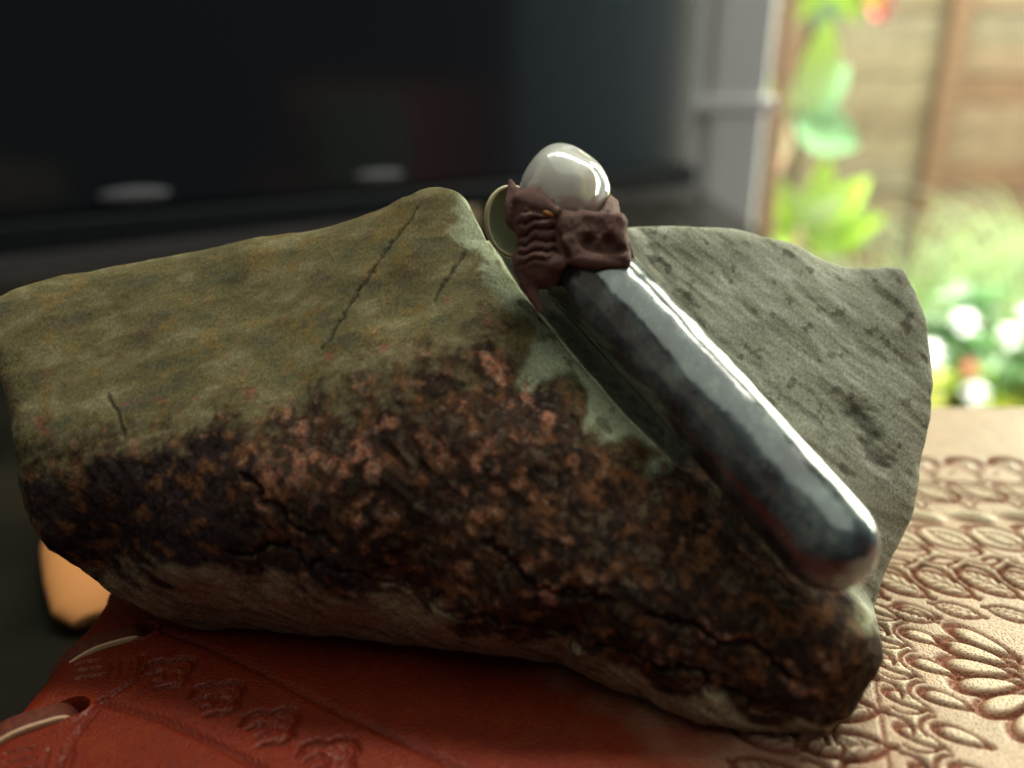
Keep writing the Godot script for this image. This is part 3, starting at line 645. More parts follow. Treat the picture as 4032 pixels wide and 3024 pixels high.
func leather_surface(g: Field, warp: FastNoiseLite, into: ArrayMesh, edge_x: bool) -> void:
	var v := PackedVector3Array()
	var f := PackedInt32Array()
	var c := PackedColorArray()
	v.resize(g.nx * g.nz)
	c.resize(g.nx * g.nz)
	var tone := noise(71, 0.06, 3)
	var fine := noise(72, 0.5, 2)
	for j in g.nz:
		var z := g.z0 + j * g.step
		for i in g.nx:
			var x := g.x0 + i * g.step
			var at := j * g.nx + i
			var hh := g.h[at]
			# the rim of the cover bends down a little
			var y := hh + warp.get_noise_2d(x, z) * 0.25
			var rim := maxf(0.0, -186.0 - z)
			y -= rim * rim * 0.05
			var lx := maxf(0.0, -61.5 - x)
			y -= lx * lx * 0.08
			var px := x
			if edge_x and i == 0:
				px += warp.get_noise_2d(3.0 * z, 7.0) * 1.2
			v[at] = Vector3(px, y, z) * MM
			# dye paler where proud, darker where sunk; tan towards the right paints in window sheen
			var sheen := sstep(15.0, 70.0, x + 0.55 * (-60.0 - z) + tone.get_noise_2d(x, z) * 14.0)
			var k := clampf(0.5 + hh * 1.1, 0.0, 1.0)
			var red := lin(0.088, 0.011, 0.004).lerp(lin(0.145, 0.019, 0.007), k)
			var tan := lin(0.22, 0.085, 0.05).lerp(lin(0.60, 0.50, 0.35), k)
			var col := red.lerp(tan, sheen)
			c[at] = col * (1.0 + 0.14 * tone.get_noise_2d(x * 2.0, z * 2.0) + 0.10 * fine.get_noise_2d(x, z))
	for j in g.nz - 1:
		for i in g.nx - 1:
			var a := j * g.nx + i
			f.append_array([a, a + 1, a + g.nx, a + 1, a + g.nx + 1, a + g.nx])
	array_mesh(v, f, c, PackedVector2Array(), into)

func journal() -> void:
	var warp := noise(61, 0.02, 2)
	var book := thing("journal", "laced leather journal with tooled leaf pattern lying under the stone", "book", Vector3.ZERO)
	var cover := ArrayMesh.new()
	# right: leaf tooling in full light; left: scroll border in shade; the rest lies under the stone or out of sight
	var right := Field.new(26.0, 150.0, -190.0, -58.0, 0.24)
	tool_right(right)
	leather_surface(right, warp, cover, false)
	var left := Field.new(-65.0, 26.0, -130.0, -58.0, 0.25)
	tool_left(left)
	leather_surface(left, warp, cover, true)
	var far := Field.new(-65.0, 26.0, -190.0, -130.0, 1.0)
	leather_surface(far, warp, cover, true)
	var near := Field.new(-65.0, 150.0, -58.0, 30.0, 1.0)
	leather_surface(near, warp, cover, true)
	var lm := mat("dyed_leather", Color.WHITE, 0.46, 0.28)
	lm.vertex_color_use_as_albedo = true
	lm.albedo_texture = noise_tex(11, 0.07, 1, 512, Color(0.68, 0.60, 0.58), Color(1, 1, 1), FastNoiseLite.TYPE_CELLULAR, 0.26)
	lm.heightmap_enabled = true
	lm.heightmap_scale = 0.011
	lm.heightmap_texture = noise_tex(11, 0.07, 1, 512, Color.BLACK, Color.WHITE, FastNoiseLite.TYPE_CELLULAR, 0.34)
	lm.roughness_texture = noise_tex(13, 0.03, 3, 256, Color(0.7, 0.7, 0.7), Color(1, 1, 1))
	triplanar(lm, 55.0)
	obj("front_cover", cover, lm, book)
	# the cut rim of the cover, paler than its face
	var cut := mat("cut_leather", lin(0.30, 0.15, 0.08), 0.8)
	var rim := PackedVector3Array()
	var rf := PackedInt32Array()
	for k in 121:
		var z := -190.0 + k * 220.0 / 120.0
		var x := -65.0 + warp.get_noise_2d(3.0 * z, 7.0) * 1.2
		rim.append(Vector3(x, -1.0 + warp.get_noise_2d(x, z) * 0.25, z) * MM)
		rim.append(Vector3(x - 0.3, -2.0, z) * MM)
		rim.append(Vector3(x + 0.4, -3.4, z) * MM)
	for k in 120:
		for q in 2:
			var a := k * 3 + q
			rf.append_array([a, a + 3, a + 1, a + 1, a + 3, a + 4])
	obj("cover_rim", array_mesh(rim, rf), cut, book)
	var back := thing_box(book, "back_cover", Vector3(0.0425, -0.0285, -0.08), Vector3(0.215, 0.003, 0.222), mat("back_leather", lin(0.16, 0.05, 0.025), 0.6))
	var pages := mat("page_edges", lin(0.55, 0.45, 0.3), 0.9)
	pages.albedo_texture = noise_tex(14, 0.3, 2, 256, Color(0.6, 0.55, 0.5), Color(1, 1, 1))
	pages.uv1_triplanar = true
	pages.uv1_scale = Vector3(3, 300, 3)
	thing_box(book, "page_block", Vector3(0.05, -0.0157, -0.08), Vector3(0.19, 0.0225, 0.205), pages)
	# lacing through the punched holes
	var lace := mat("lace_leather", lin(0.105, 0.024, 0.013), 0.65, 0.3)
	lace.albedo_texture = noise_tex(15, 0.05, 3, 256, Color(0.7, 0.65, 0.6), Color(1, 1, 1))
	triplanar(lace, 60.0)
	var edge := mat("lace_cut_edge", lin(0.34, 0.20, 0.12), 0.8)
	for p in [Vector3(-0.0560, 0, -0.0971), Vector3(-0.0580, 0, -0.0812), Vector3(-0.0585, 0, -0.0655), Vector3(-0.0565, 0, -0.115)]:
		var pts := [p + Vector3(0.0004, -0.0032, -0.0002), p + Vector3(-0.0006, -0.0004, 0.0004), p + Vector3(-0.0028, 0.0003, 0.0017), p + Vector3(-0.0066, 0.0001, 0.0042), p + Vector3(-0.0090, -0.0018, 0.0062), p + Vector3(-0.0088, -0.006, 0.0072)]
		var strip := obj("lace", ribbon(pts, 0.0031, 0.0008), lace, book)
		var low := []
		for q in pts:
			low.append(q + Vector3(0.0011, 0.00005, 0.0013))
		obj("cut_edge", ribbon(low, 0.0005, 0.0008), edge, strip)

func thing_box(parent: Node3D, called: String, at: Vector3, size: Vector3, m: Material) -> MeshInstance3D:
	var o := obj(called, chamfer_box(Vector3.ZERO, size, 0.0008), m, parent)
	o.position = at
	return o

func tool_right(g: Field) -> void:
	var n := 14
	for k in n:
		g.press("seed", 33.0 + k * 9.6, -155.0 + 0.012 * (k * 9.6), 0.0, 3.9, 3.9, 1.0)
	for k in n:
		var x := 27.5 + k * 9.6
		g.press("oval", x + 0.5, -141.5, 0.5, 5.3, 4.1, 0.85)
		g.press("leaf", x + 0.8, -141.0, 0.75, 4.0, 2.3, 1.0)
		g.press("ridge", x + 3.4, -131.5, 0.35, 4.6, 1.5, 1.2)
	for k in 2 * n:
		var x := 27.5 + k * 4.8
		if k % 2 == 1:
			g.press("triangle", x + 0.6, -147.2, -1.57, 2.1, 1.9, 0.8)
			g.press("triangle", x + 0.6, -136.2, 1.57, 2.1, 1.9, 0.8)
		g.press("dash", x, -127.9, 0.5 if k % 2 else -0.5, 1.5, 0.5, 0.5)
		g.press("dash", x, -150.2, 0.6 if k % 2 else -0.6, 1.3, 0.45, 0.5)
	for k in n:
		var x := 24.0 + k * 9.3
		g.press("oval", x, -123.8, 0.55, 5.2, 4.0, 0.85)
		g.press("leaf", x + 0.3, -123.3, 0.8, 3.2, 1.6, 0.8)
		g.press("triangle", x + 4.7, -118.3, 0.5, 2.9, 2.2, 0.8)
	for k in n:
		var x := 27.0 + k * 7.4
		g.press("triangle", x + 3.4, -113.6, 1.57, 3.0, 3.0, 0.85)
		g.press("leaf", x, -109.6, 0.85, 5.0, 2.6, 1.05)
	# the stem with leaves to its left and drop petals to its right, then the big flower
	for k in 7:
		var z := -101.0 + k * 6.4
		var x := 55.0 - k * 2.2 + 0.12 * k * k
		g.press("leaf", x - 6.6, z + 0.4, 0.25 - 0.05 * k, 5.2, 2.2, 1.0)
		g.press("leaf", x - 15.8, z - 1.4, 0.45, 5.0, 2.2, 1.0)
		g.press("triangle", x - 9.5, z + 3.4, 1.57, 2.5, 2.4, 0.8)
		g.press("triangle", x + 2.4, z + 2.6, -0.4, 2.2, 1.9, 0.8)
		g.press("petal", x + 3.3, z - 0.8, 0.75, 2.8, 1.05, 0.8)
		g.press("petal", x + 8.6, z - 1.8 + 0.8, 0.55, 3.0, 1.2, 0.9)
	g.groove([Vector2(56.5, -106.0), Vector2(53.6, -97.0), Vector2(50.6, -88.0), Vector2(47.0, -77.0), Vector2(43.5, -66.0), Vector2(41.0, -58.0)], 0.3, 0.35)
	for k in 11:
		var a := PI * 0.72 + k * 0.30
		g.press("petal", 77.0 + cos(a) * 11.5, -86.0 - sin(a) * 11.5, PI - a, 4.6, 1.6, 0.85)
	for k in 11:
		var a := PI * 0.72 + k * 0.30
		g.press("petal", 77.0 + cos(a) * 5.0, -86.0 - sin(a) * 5.0, PI - a, 1.5, 0.8, 0.5)
	for k in 8:
		g.press("leaf", 62.0 + k * 8.0, -101.2 - 1.0 * (k % 2), 0.5, 3.4, 1.7, 0.8)
	for k in 16:
		var a := TAU * k / 16.0
		g.press("petal", 104.0 + cos(a) * 10.0, -86.0 - sin(a) * 10.0, PI - a, 4.4, 1.5, 0.9)
	for k in 5:
		for q in 3:
			g.press("leaf", 90.0 + k * 12.0, -101.0 + q * 14.0, 0.9 + 0.7 * q, 4.2, 2.0, 0.9)
	g.groove([Vector2(26.5, -71.5), Vector2(33.0, -66.0), Vector2(38.0, -60.5), Vector2(40.0, -58.0)], 0.45, 0.5)

func tool_left(g: Field) -> void:
	g.press("pit", -56.0, -97.1, 0.0, 1.9, 1.6, 3.4)
	g.press("pit", -58.0, -81.2, 0.0, 1.9, 1.6, 3.4)
	g.press("pit", -58.5, -65.5, 0.0, 1.9, 1.6, 3.4)
	# two lines of the border, running away from the laced rim
	g.groove([Vector2(-53.0, -97.2), Vector2(-43.5, -92.8), Vector2(-33.0, -86.6), Vector2(-22.0, -80.0), Vector2(-12.0, -74.6), Vector2(-4.0, -70.0), Vector2(8.0, -62.0)], 0.5, 0.42)
	g.groove([Vector2(-54.8, -82.4), Vector2(-45.0, -79.0), Vector2(-36.0, -74.6), Vector2(-28.0, -70.2), Vector2(-18.0, -63.0), Vector2(-12.0, -58.5)], 0.55, 0.5)
	# a row of cloud scrolls between them
	for k in 5:
		var cx := -48.0 + k * 8.6
		var cz := -88.4 + k * 5.0
		var turn := func(x: float, z: float) -> Vector2:
			return Vector2(cx, cz) + Vector2(x, z).rotated(0.5) * 1.25
		g.groove([turn.call(-2.6, 1.6), turn.call(-3.1, 0.4), turn.call(-2.4, -0.6), turn.call(-1.2, -0.8), turn.call(-0.6, -2.0), turn.call(0.8, -2.5), turn.call(2.0, -1.8), turn.call(2.3, -0.4), turn.call(3.1, 0.2), turn.call(2.9, 1.4), turn.call(1.9, 1.9), turn.call(1.2, 2.7)], 0.32, 0.75)
		g.groove([turn.call(-1.5, 1.7), turn.call(-0.9, 0.6), turn.call(0.2, 0.5), turn.call(0.6, 1.5), turn.call(0.0, 2.1)], 0.26, 0.6)
		g.groove([turn.call(0.6, -1.2), turn.call(1.3, -0.8), turn.call(1.1, 0.2)], 0.26, 0.4)
		for q in 5:
			g.press("petal", turn.call(-1.9 + q * 0.95, 0.2 + 0.8 * sin(q * 2.1)).x, turn.call(-1.9 + q * 0.95, 0.2 + 0.8 * sin(q * 2.1)).y, 0.5 + q, 0.6, 0.42, 0.3)
	# chisel marks round the holes
	for k in 3:
		var z := -89.5 + k * 16.0
		for q in 3:
			g.press("dash", -60.6 + q * 0.9, z - 0.6 + q * 1.5, -0.25, 1.9, 0.35, 0.4)
		for q in 3:
			g.press("dash", -56.6 + q * 1.5, z + 0.9 - q * 0.1, 1.25, 2.2, 0.35, 0.4)
	g.groove([Vector2(-53.4, -91.5), Vector2(-52.0, -86.5), Vector2(-54.5, -82.5), Vector2(-55.0, -76.0), Vector2(-54.0, -70.0), Vector2(-55.5, -60.0)], 0.4, 0.4)

# ---------------------------------------------------------------- the stone
func rock() -> void:
	var v := PackedVector3Array()
	var ca := PackedColorArray()   # r olive to dark, g grey slab, b light bevel, a salmon spots
	var cb := PackedColorArray()   # r underside, g purple dark, b seen from the front, a how sharp an edge stays
	var rows := TRAITS.split(" ")
	for i in CAGE.size() / 3:
		v.append(Vector3(CAGE[i * 3], CAGE[i * 3 + 1], CAGE[i * 3 + 2]))
		var t := rows[i]
		ca.append(Color(t[0].to_float() / 9.0, t[1].to_float() / 9.0, t[2].to_float() / 9.0, t[3].to_float() / 9.0))
		cb.append(Color(t[4].to_float() / 9.0, t[5].to_float() / 9.0, 1.0 if i < CAGE_FRONT else 0.0, t[6].to_float() / 9.0))
	var f := PackedInt32Array(FACES_FRONT)
	f.append_array(PackedInt32Array(FACES_BACK))
	# rounding draws corners in: push the corners out first by what it would take
	var tv := v.duplicate()
	var ta := ca.duplicate()
	var tb := cb.duplicate()
	var tf := f.duplicate()
	for stage in [[4.0, 5.0, 2], [2.2, 3.5, 2]]:
		for pass_ in 4:
			tf = refine(tv, tf, ta, tb, stage[0] * 1.4, stage[1] * 1.4)
		for k in stage[2]:
			relax(tv, tf, 0.5, tb)
	for i in v.size():
		v[i] += (v[i] - tv[i]) * 0.85
	for stage in [[4.0, 5.0, 2], [2.2, 3.5, 2], [1.1, 2.5, 2], [0.6, 2.0, 1], [0.3, 2.0, 1]]:
		for pass_ in 4:
			var before := f.size()
			f = refine(v, f, ca, cb, stage[0] * 1.4, stage[1] * 1.4)
			if f.size() == before:
				break
		for k in stage[2]:
			relax(v, f, 0.5, cb)
	var n := normals_of(v, f)
	var colors := PackedColorArray()
	colors.resize(v.size())
	var big := noise(1, 0.045, 2)
	var mid := noise(2, 0.16, 3)
	var rough := noise(3, 0.45, 3)
	var chips := noise(4, 0.28, 2, FastNoiseLite.TYPE_CELLULAR)
	chips.cellular_return_type = FastNoiseLite.RETURN_DISTANCE2_SUB
	var scoops := noise(10, 0.055, 1, FastNoiseLite.TYPE_CELLULAR)
	scoops.cellular_return_type = FastNoiseLite.RETURN_DISTANCE
	var strata := ridged(5, 0.09, 3)
	var smear := noise(6, 0.10, 4)
	var spot := noise(7, 0.27, 5)
	var spot2 := noise(8, 0.75, 3)
	var grain := noise(9, 1.6, 2)
	var cracks := [[Vector2(-14.2, 60.5), Vector2(-19.8, 52.6), Vector2(-26.1, 43.5)], [Vector2(-6.0, 55.9), Vector2(-10.9, 49.6)], [Vector2(-56.0, 36.8), Vector2(-54.0, 35.6), Vector2(-51.9, 33.0)]]
	# clefts of the layered dark side: half width and depth come with each line
	var clefts := [[0.55, 1.0, Vector2(10.5, 11.9), Vector2(19.5, 10.2), Vector2(25.0, 8.2), Vector2(31.5, 5.4)], [0.6, 0.9, Vector2(16.0, 16.8), Vector2(22.0, 16.4), Vector2(27.0, 14.6), Vector2(33.5, 11.2)], [0.5, 0.8, Vector2(-36.3, 20.9), Vector2(-29.0, 21.3), Vector2(-22.6, 19.6), Vector2(-12.0, 16.4), Vector2(-2.0, 14.4), Vector2(9.0, 11.6)], [0.7, 0.6, Vector2(-34.0, 30.0), Vector2(-27.0, 25.5), Vector2(-22.0, 23.2)], [0.5, 0.6, Vector2(-4.0, 24.0), Vector2(4.0, 20.5), Vector2(12.0, 18.5)]]
	var slab_clefts := [[2.6, 0.6, Vector2(50.6, 31.8), Vector2(52.4, 28.8), Vector2(54.0, 25.6)], [1.3, 0.35, Vector2(21.3, 53.0), Vector2(25.4, 47.4), Vector2(29.3, 41.4)], [1.1, 0.15, Vector2(33.0, 50.0), Vector2(38.0, 45.0)], [1.2, 0.12, Vector2(44.0, 48.5), Vector2(50.0, 44.0), Vector2(56.0, 38.0)], [1.2, 0.15, Vector2(36.0, 38.0), Vector2(41.0, 33.0), Vector2(46.0, 29.0)]]
	for i in v.size():
		var p := v[i]
		var a := ca[i]
		var b := cb[i]
		# strata of the stone run down to the right; stretched coordinates follow them
		var q := Vector3(p.x * 0.80 - p.y * 0.6, (p.x * 0.6 + p.y * 0.80) * 3.2, p.z * 1.4)
		var sl := strata.get_noise_3dv(q)
		var bm := mid.get_noise_3dv(p)
		var bf := rough.get_noise_3dv(p)
		var edge := a.r + bm * 0.30 + bf * 0.22 + grain.get_noise_3dv(p * 0.6) * 0.10
		var dark := sstep(0.12, 0.82, edge)
		var grey := sstep(0.3, 0.7, a.g + bm * 0.25)
		var bev := sstep(0.26, 0.66, a.b + bf * 0.10 + bm * 0.14) * (1.0 - grey)
		var chip := chips.get_noise_3dv(p)
		# relief
		var crack := 0.0
		if n[i].z > 0.2 and p.y > 30.0:
			var w := Vector2(p.x + bf * 0.5, p.y + bm * 0.5)
			for line in cracks:
				for k in line.size() - 1:
					crack = maxf(crack, 1.0 - Geometry2D.get_closest_point_to_segment(w, line[k], line[k + 1]).distance_to(w) / 0.32)
		var cleft := 0.0
		var depth := 0.0
		if n[i].z > -0.2 and p.y < 32.0:
			var w := Vector2(p.x + bm * 1.4, p.y + bm * 1.6 + bf * 0.7)
			for line in clefts:
				for k in range(2, line.size() - 1):
					var g: float = 1.0 - Geometry2D.get_closest_point_to_segment(w, line[k], line[k + 1]).distance_to(w) / line[0]
					if g > cleft:
						cleft = g
						depth = line[1]
		if grey > 0.5:
			var w := Vector2(p.x + bm * 1.2, p.y + bm * 1.2 + bf * 0.4)
			for line in slab_clefts:
				for k in range(2, line.size() - 1):
					var g: float = 1.0 - Geometry2D.get_closest_point_to_segment(w, line[k], line[k + 1]).distance_to(w) / line[0]
					if g > cleft:
						cleft = g
						depth = line[1]
		var q2 := Vector3(p.x * 0.94 + p.y * 0.34, (p.y * 0.94 - p.x * 0.34) * 2.6, p.z * 1.5)
		var sl2 := strata.get_noise_3dv(q2)
		var d := big.get_noise_3dv(p) * 0.9
		var crust := sstep(0.25, 0.75, a.r + bm * 0.15)
		d += crust * (1.0 - grey) * (0.22 + bm * 0.26 + bf * 0.07 + sl * 0.20 * (1.0 - b.g * 0.7) - maxf(0.0, chip * 0.08))
		d += (1.0 - crust) * (1.0 - grey) * (bm * 0.10 + sl2 * 0.14 + scoops.get_noise_3dv(q2 * 0.8) * 0.75 + bf * 0.03) - crack * 0.35
		d += grey * (sl * 0.07 + bm * 0.07 + bf * 0.025 + scoops.get_noise_3dv(q) * 0.35)
		d *= 1.0 - 0.65 * bev
		d -= sstep(0.0, 0.9, cleft) * depth * maxf(dark, grey)
		v[i] = p + n[i] * d * (1.0 - 0.8 * minf(1.0, b.a * 1.3))
		# colour
		var s := smear.get_noise_3dv(q)
		var so := smear.get_noise_3dv(q2)
		var t1 := spot.get_noise_3dv(p)
		var t2 := spot2.get_noise_3dv(p)
		var gr := grain.get_noise_3dv(p)
		var olive := lin(0.14, 0.118, 0.058).lerp(lin(0.205, 0.175, 0.098), sstep(0.0, 0.5, so)).lerp(lin(0.20, 0.135, 0.05), sstep(0.1, 0.45, bm) * 0.6)
		olive = olive.lerp(lin(0.085, 0.085, 0.06), sstep(0.14, 0.50, -so + t1 * 0.5) * 0.6)
		olive = olive.lerp(lin(0.03, 0.03, 0.025), crack * 0.85)
		olive = olive.lerp(lin(0.26, 0.085, 0.07), sstep(0.32, 0.5, t1 - 0.25 * s) * 0.5 * sstep(0.1, 0.4, a.r + 0.2))
		var dk := lin(0.056, 0.029, 0.019).lerp(lin(0.028, 0.017, 0.014), sstep(-0.1, 0.3, bm))
		dk = dk.lerp(lin(0.155, 0.068, 0.031), sstep(0.05, 0.38, t1) * 0.7)
		dk = dk.lerp(lin(0.12, 0.095, 0.06), sstep(0.18, 0.42, -t1 - bm * 0.4) * 0.5)
		var sal := sstep(0.0, 0.35, a.a * 0.62 + t1 * 0.55 + t2 * 0.35 + bm * 0.55 - 0.40)
		dk = dk.lerp(lin(0.30, 0.125, 0.08).lerp(lin(0.40, 0.28, 0.20), sstep(0.1, 0.4, t2)), clampf(sal * (0.8 + gr * 0.6), 0.0, 1.0))
		dk = dk.lerp(lin(0.036, 0.024, 0.025), sstep(0.1, 0.6, b.g + bm * 0.3) * sstep(-0.35, 0.05, -t1) * 0.95)
		dk = dk.lerp(lin(0.012, 0.010, 0.010), sstep(0.10, 0.34, t2 - t1 * 0.35 + gr * 0.25) * 0.75)
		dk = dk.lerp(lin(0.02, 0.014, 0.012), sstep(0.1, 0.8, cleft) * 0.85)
		var under := lin(0.27, 0.215, 0.14).lerp(lin(0.17, 0.13, 0.085), sstep(0.0, 0.4, s))
		var s5 := smear.get_noise_3dv(Vector3(q.x * 0.5, q.y * 2.0, q.z))
		s = s * 0.4 + s5 * 0.8
		var gy := lin(0.36, 0.36, 0.28).lerp(lin(0.47, 0.465, 0.39), sstep(0.0, 0.45, s)).lerp(lin(0.17, 0.155, 0.115), sstep(0.05, 0.5, -s + t1 * 0.15) * 0.8)
		gy = gy.lerp(lin(0.09, 0.07, 0.055), sstep(0.36, 0.5, t1 + sl * 0.15 - s * 0.2) * 0.6)
		gy = gy.lerp(lin(0.16, 0.11, 0.085), b.g * 0.75)
		var bv := lin(0.37, 0.39, 0.265).lerp(lin(0.17, 0.17, 0.11), sstep(0.15, 0.45, t1 + bm * 0.4))
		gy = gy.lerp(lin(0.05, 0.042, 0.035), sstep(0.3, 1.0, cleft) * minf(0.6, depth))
		dk = dk.lerp(lin(0.012, 0.012, 0.008), sstep(0.45, 0.8, b.a) * b.g)  # near black paints in the shade of the groove beside the wand
		var c := olive.lerp(dk, dark)
		c = c.lerp(under, sstep(0.42, 0.62, b.r + bm * 0.25 + bf * 0.1) * (1.0 - grey))
		c = c.lerp(gy, grey).lerp(bv, bev)
		colors[i] = c * (1.0 + gr * (0.24 + 0.30 * dark * (1.0 - grey)))
	for i in v.size():
		v[i] *= MM
	var m := mat("natural_stone", Color.WHITE, 0.92, 0.12)
	m.vertex_color_use_as_albedo = true
	m.albedo_texture = noise_tex(31, 0.05, 4, 512, Color(0.72, 0.72, 0.72), Color(1, 1, 1))
	m.heightmap_enabled = true
	m.heightmap_scale = 0.0035
	m.heightmap_texture = noise_tex(32, 0.04, 4, 512, Color.BLACK, Color.WHITE)
	m.roughness_texture = noise_tex(33, 0.03, 3, 256, Color(0.65, 0.65, 0.65), Color(1, 1, 1))
	triplanar(m, 70.0)
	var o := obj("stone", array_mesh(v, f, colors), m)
	tag(o, "rough angular stone with olive, rusty and grey faces standing on the journal", "stone")

# splits every edge longer than the limit at its middle; neighbours agree, so no gaps open
func refine(v: PackedVector3Array, f: PackedInt32Array, ca: PackedColorArray, cb: PackedColorArray, fine: float, coarse: float) -> PackedInt32Array:
	var mids := {}
	var out := PackedInt32Array()
	var m := [0, 0, 0]
	for i in range(0, f.size(), 3):
		for k in 3:
			var a := f[i + k]
			var b := f[i + (k + 1) % 3]
			var key := (mini(a, b) << 24) | maxi(a, b)
			var got: int = mids.get(key, -2)
			if got == -2:
				got = -1
				var lim := lerpf(coarse, fine, minf(1.0, cb[a].b + cb[b].b))
				if v[a].distance_squared_to(v[b]) > lim * lim:
					got = v.size()
					v.append((v[a] + v[b]) * 0.5)
					ca.append((ca[a] + ca[b]) * 0.5)
					cb.append((cb[a] + cb[b]) * 0.5)
				mids[key] = got
			m[k] = got
		var p := f[i]
		var q := f[i + 1]
		var r := f[i + 2]
		var x: int = m[0]
		var y: int = m[1]
		var z: int = m[2]
		if x < 0 and y < 0 and z < 0:
			out.append_array([p, q, r])
		elif x >= 0 and y >= 0 and z >= 0:
			out.append_array([p, x, z, x, q, y, z, y, r, x, y, z])
		else:
			# turn until the first edge is split and the last is not
			while not (m[0] >= 0 and m[2] < 0):
				m = [m[1], m[2], m[0]]
				var w := p
				p = q
				q = r
				r = w
			if m[1] < 0:
				out.append_array([p, m[0], r, m[0], q, r])
			else:
				out.append_array([p, m[0], r, m[0], q, m[1], m[0], m[1], r])
	return out

func relax(v: PackedVector3Array, f: PackedInt32Array, share: float, kept: PackedColorArray) -> void:
	var sum := PackedVector3Array()
	var cnt := PackedInt32Array()
	sum.resize(v.size())
	cnt.resize(v.size())
	for i in range(0, f.size(), 3):
		var a := f[i]
		var b := f[i + 1]
		var c := f[i + 2]
		sum[a] += v[b] + v[c]
		sum[b] += v[a] + v[c]
		sum[c] += v[a] + v[b]
		cnt[a] += 2
		cnt[b] += 2
		cnt[c] += 2
	for i in v.size():
		if cnt[i]:
			v[i] = v[i].lerp(sum[i] / cnt[i], share * (1.0 - kept[i].a))

# ---------------------------------------------------------------- the wand: polished stone, clay setting, moonstone
# a point given in millimetres right, up and towards the viewer of the wand's head
func head(x: float, y: float, z: float) -> Vector3:
	return HEAD + (Vector3.RIGHT * x + U * y - F * z) * MM

func wand() -> void:
	var w := thing("wand", "polished dark green stone wand with a clay set moonstone resting in the stone's groove", "wand", HEAD)
	var top := Vector3(0.0100, 0.0532, -0.1070)
	var tip := Vector3(0.0362, 0.0276, -0.0776)
	obj("shaft", shaft(top, tip), shaft_mat(), w).position = -HEAD
	# the setting, meshed from its field
	var clay := mat("brown_clay", lin(0.215, 0.108, 0.092), 0.7, 0.4)
	clay.albedo_texture = noise_tex(41, 0.04, 4, 256, Color(0.74, 0.70, 0.68), Color(1, 1, 1))
	clay.heightmap_enabled = true
	clay.heightmap_scale = 0.008
	clay.heightmap_texture = noise_tex(42, 0.06, 4, 256, Color.BLACK, Color.WHITE)
	triplanar(clay, 120.0)
	var setting := surface_nets(Vector3(-10.6, -14.6, -8.4), Vector3(10.0, 8.6, 7.6), 0.2)
	obj("setting", setting, clay, w).transform = Transform3D(Basis(Vector3.RIGHT, U, -F) * 0.965 * MM, (Vector3.RIGHT * -0.3 - U * 0.77) * MM)
	# the moonstone
	var moon := mat("moonstone", Color(0.72, 0.69, 0.65), 0.04, 0.26)
	moon.albedo_color.a = 0.55   # milky: partly clear
	moon.refraction_enabled = true
	moon.refraction_scale = 0.03
	moon.clearcoat_enabled = true
	moon.clearcoat = 1.0
	moon.clearcoat_roughness = 0.03
	var mo := obj("moonstone", cabochon(), moon, w)
	mo.transform = Transform3D(Basis(Vector3.RIGHT, U, -F) * MM, (Vector3.RIGHT * -1.25 + U * 4.5 - F * 0.0) * MM)
	# a small orange fleck in the fold of the clay
	var amber := mat("orange_fleck", lin(0.42, 0.17, 0.03), 0.25)
	var fl := SphereMesh.new()
	fl.radius = 1.0
	fl.height = 2.0
	fl.radial_segments = 20
	fl.rings = 10
	var fo := obj("orange_fleck", fl, amber, w)
	fo.transform = Transform3D(Basis(Vector3.RIGHT, U, -F) * Basis(Vector3.FORWARD, 0.35) * Basis.from_scale(Vector3(0.95, 0.36, 0.4)) * MM, (Vector3.RIGHT * -3.6 + U * 0.15 - F * 4.75) * MM)
	# the shallow olive shell that shows behind the setting
	var shell := mat("olive_shell", lin(0.36, 0.37, 0.22), 0.28)
	shell.albedo_texture = noise_tex(43, 0.03, 4, 256, Color(0.6, 0.62, 0.58), Color(1, 1, 1))
	triplanar(shell, 90.0)
	var rim := mat("pale_rim", lin(0.40, 0.34, 0.20), 0.35)
	var dish := dish_mesh()
	var at := Transform3D(Basis(Vector3.RIGHT, U, -F) * Basis.from_euler(Vector3(0.15, 0.45, 0.28)) * MM, (Vector3.RIGHT * -8.3 + U * 1.1 - F * -5.0) * MM)
	var di := obj("shell_disc", dish, shell, w)
	di.transform = at
	var ring := PackedVector3Array()
	var rr := PackedFloat32Array()
	for k in 49:
		var a := TAU * k / 48.0
		ring.append(Vector3(cos(a) * 4.1, sin(a) * 4.9, 0.15))
		rr.append(0.34 + 0.05 * sin(a * 3.0))
	obj("rim", tube(ring, rr, 10), rim, di)

func dish_mesh() -> ArrayMesh:
	var v := PackedVector3Array()
	var f := PackedInt32Array()
	for i in 13:
		var r := i / 12.0
		for k in 48:
			var a := TAU * k / 48.0
			v.append(Vector3(cos(a) * r * 4.1, sin(a) * r * 4.9, -1.5 * (1.0 - r * r)))
	for i in 12:
		for k in 48:
			var a := i * 48 + k
			var b := i * 48 + (k + 1) % 48
			f.append_array([a, b, a + 48, b, b + 48, a + 48])
	return array_mesh(v, f)

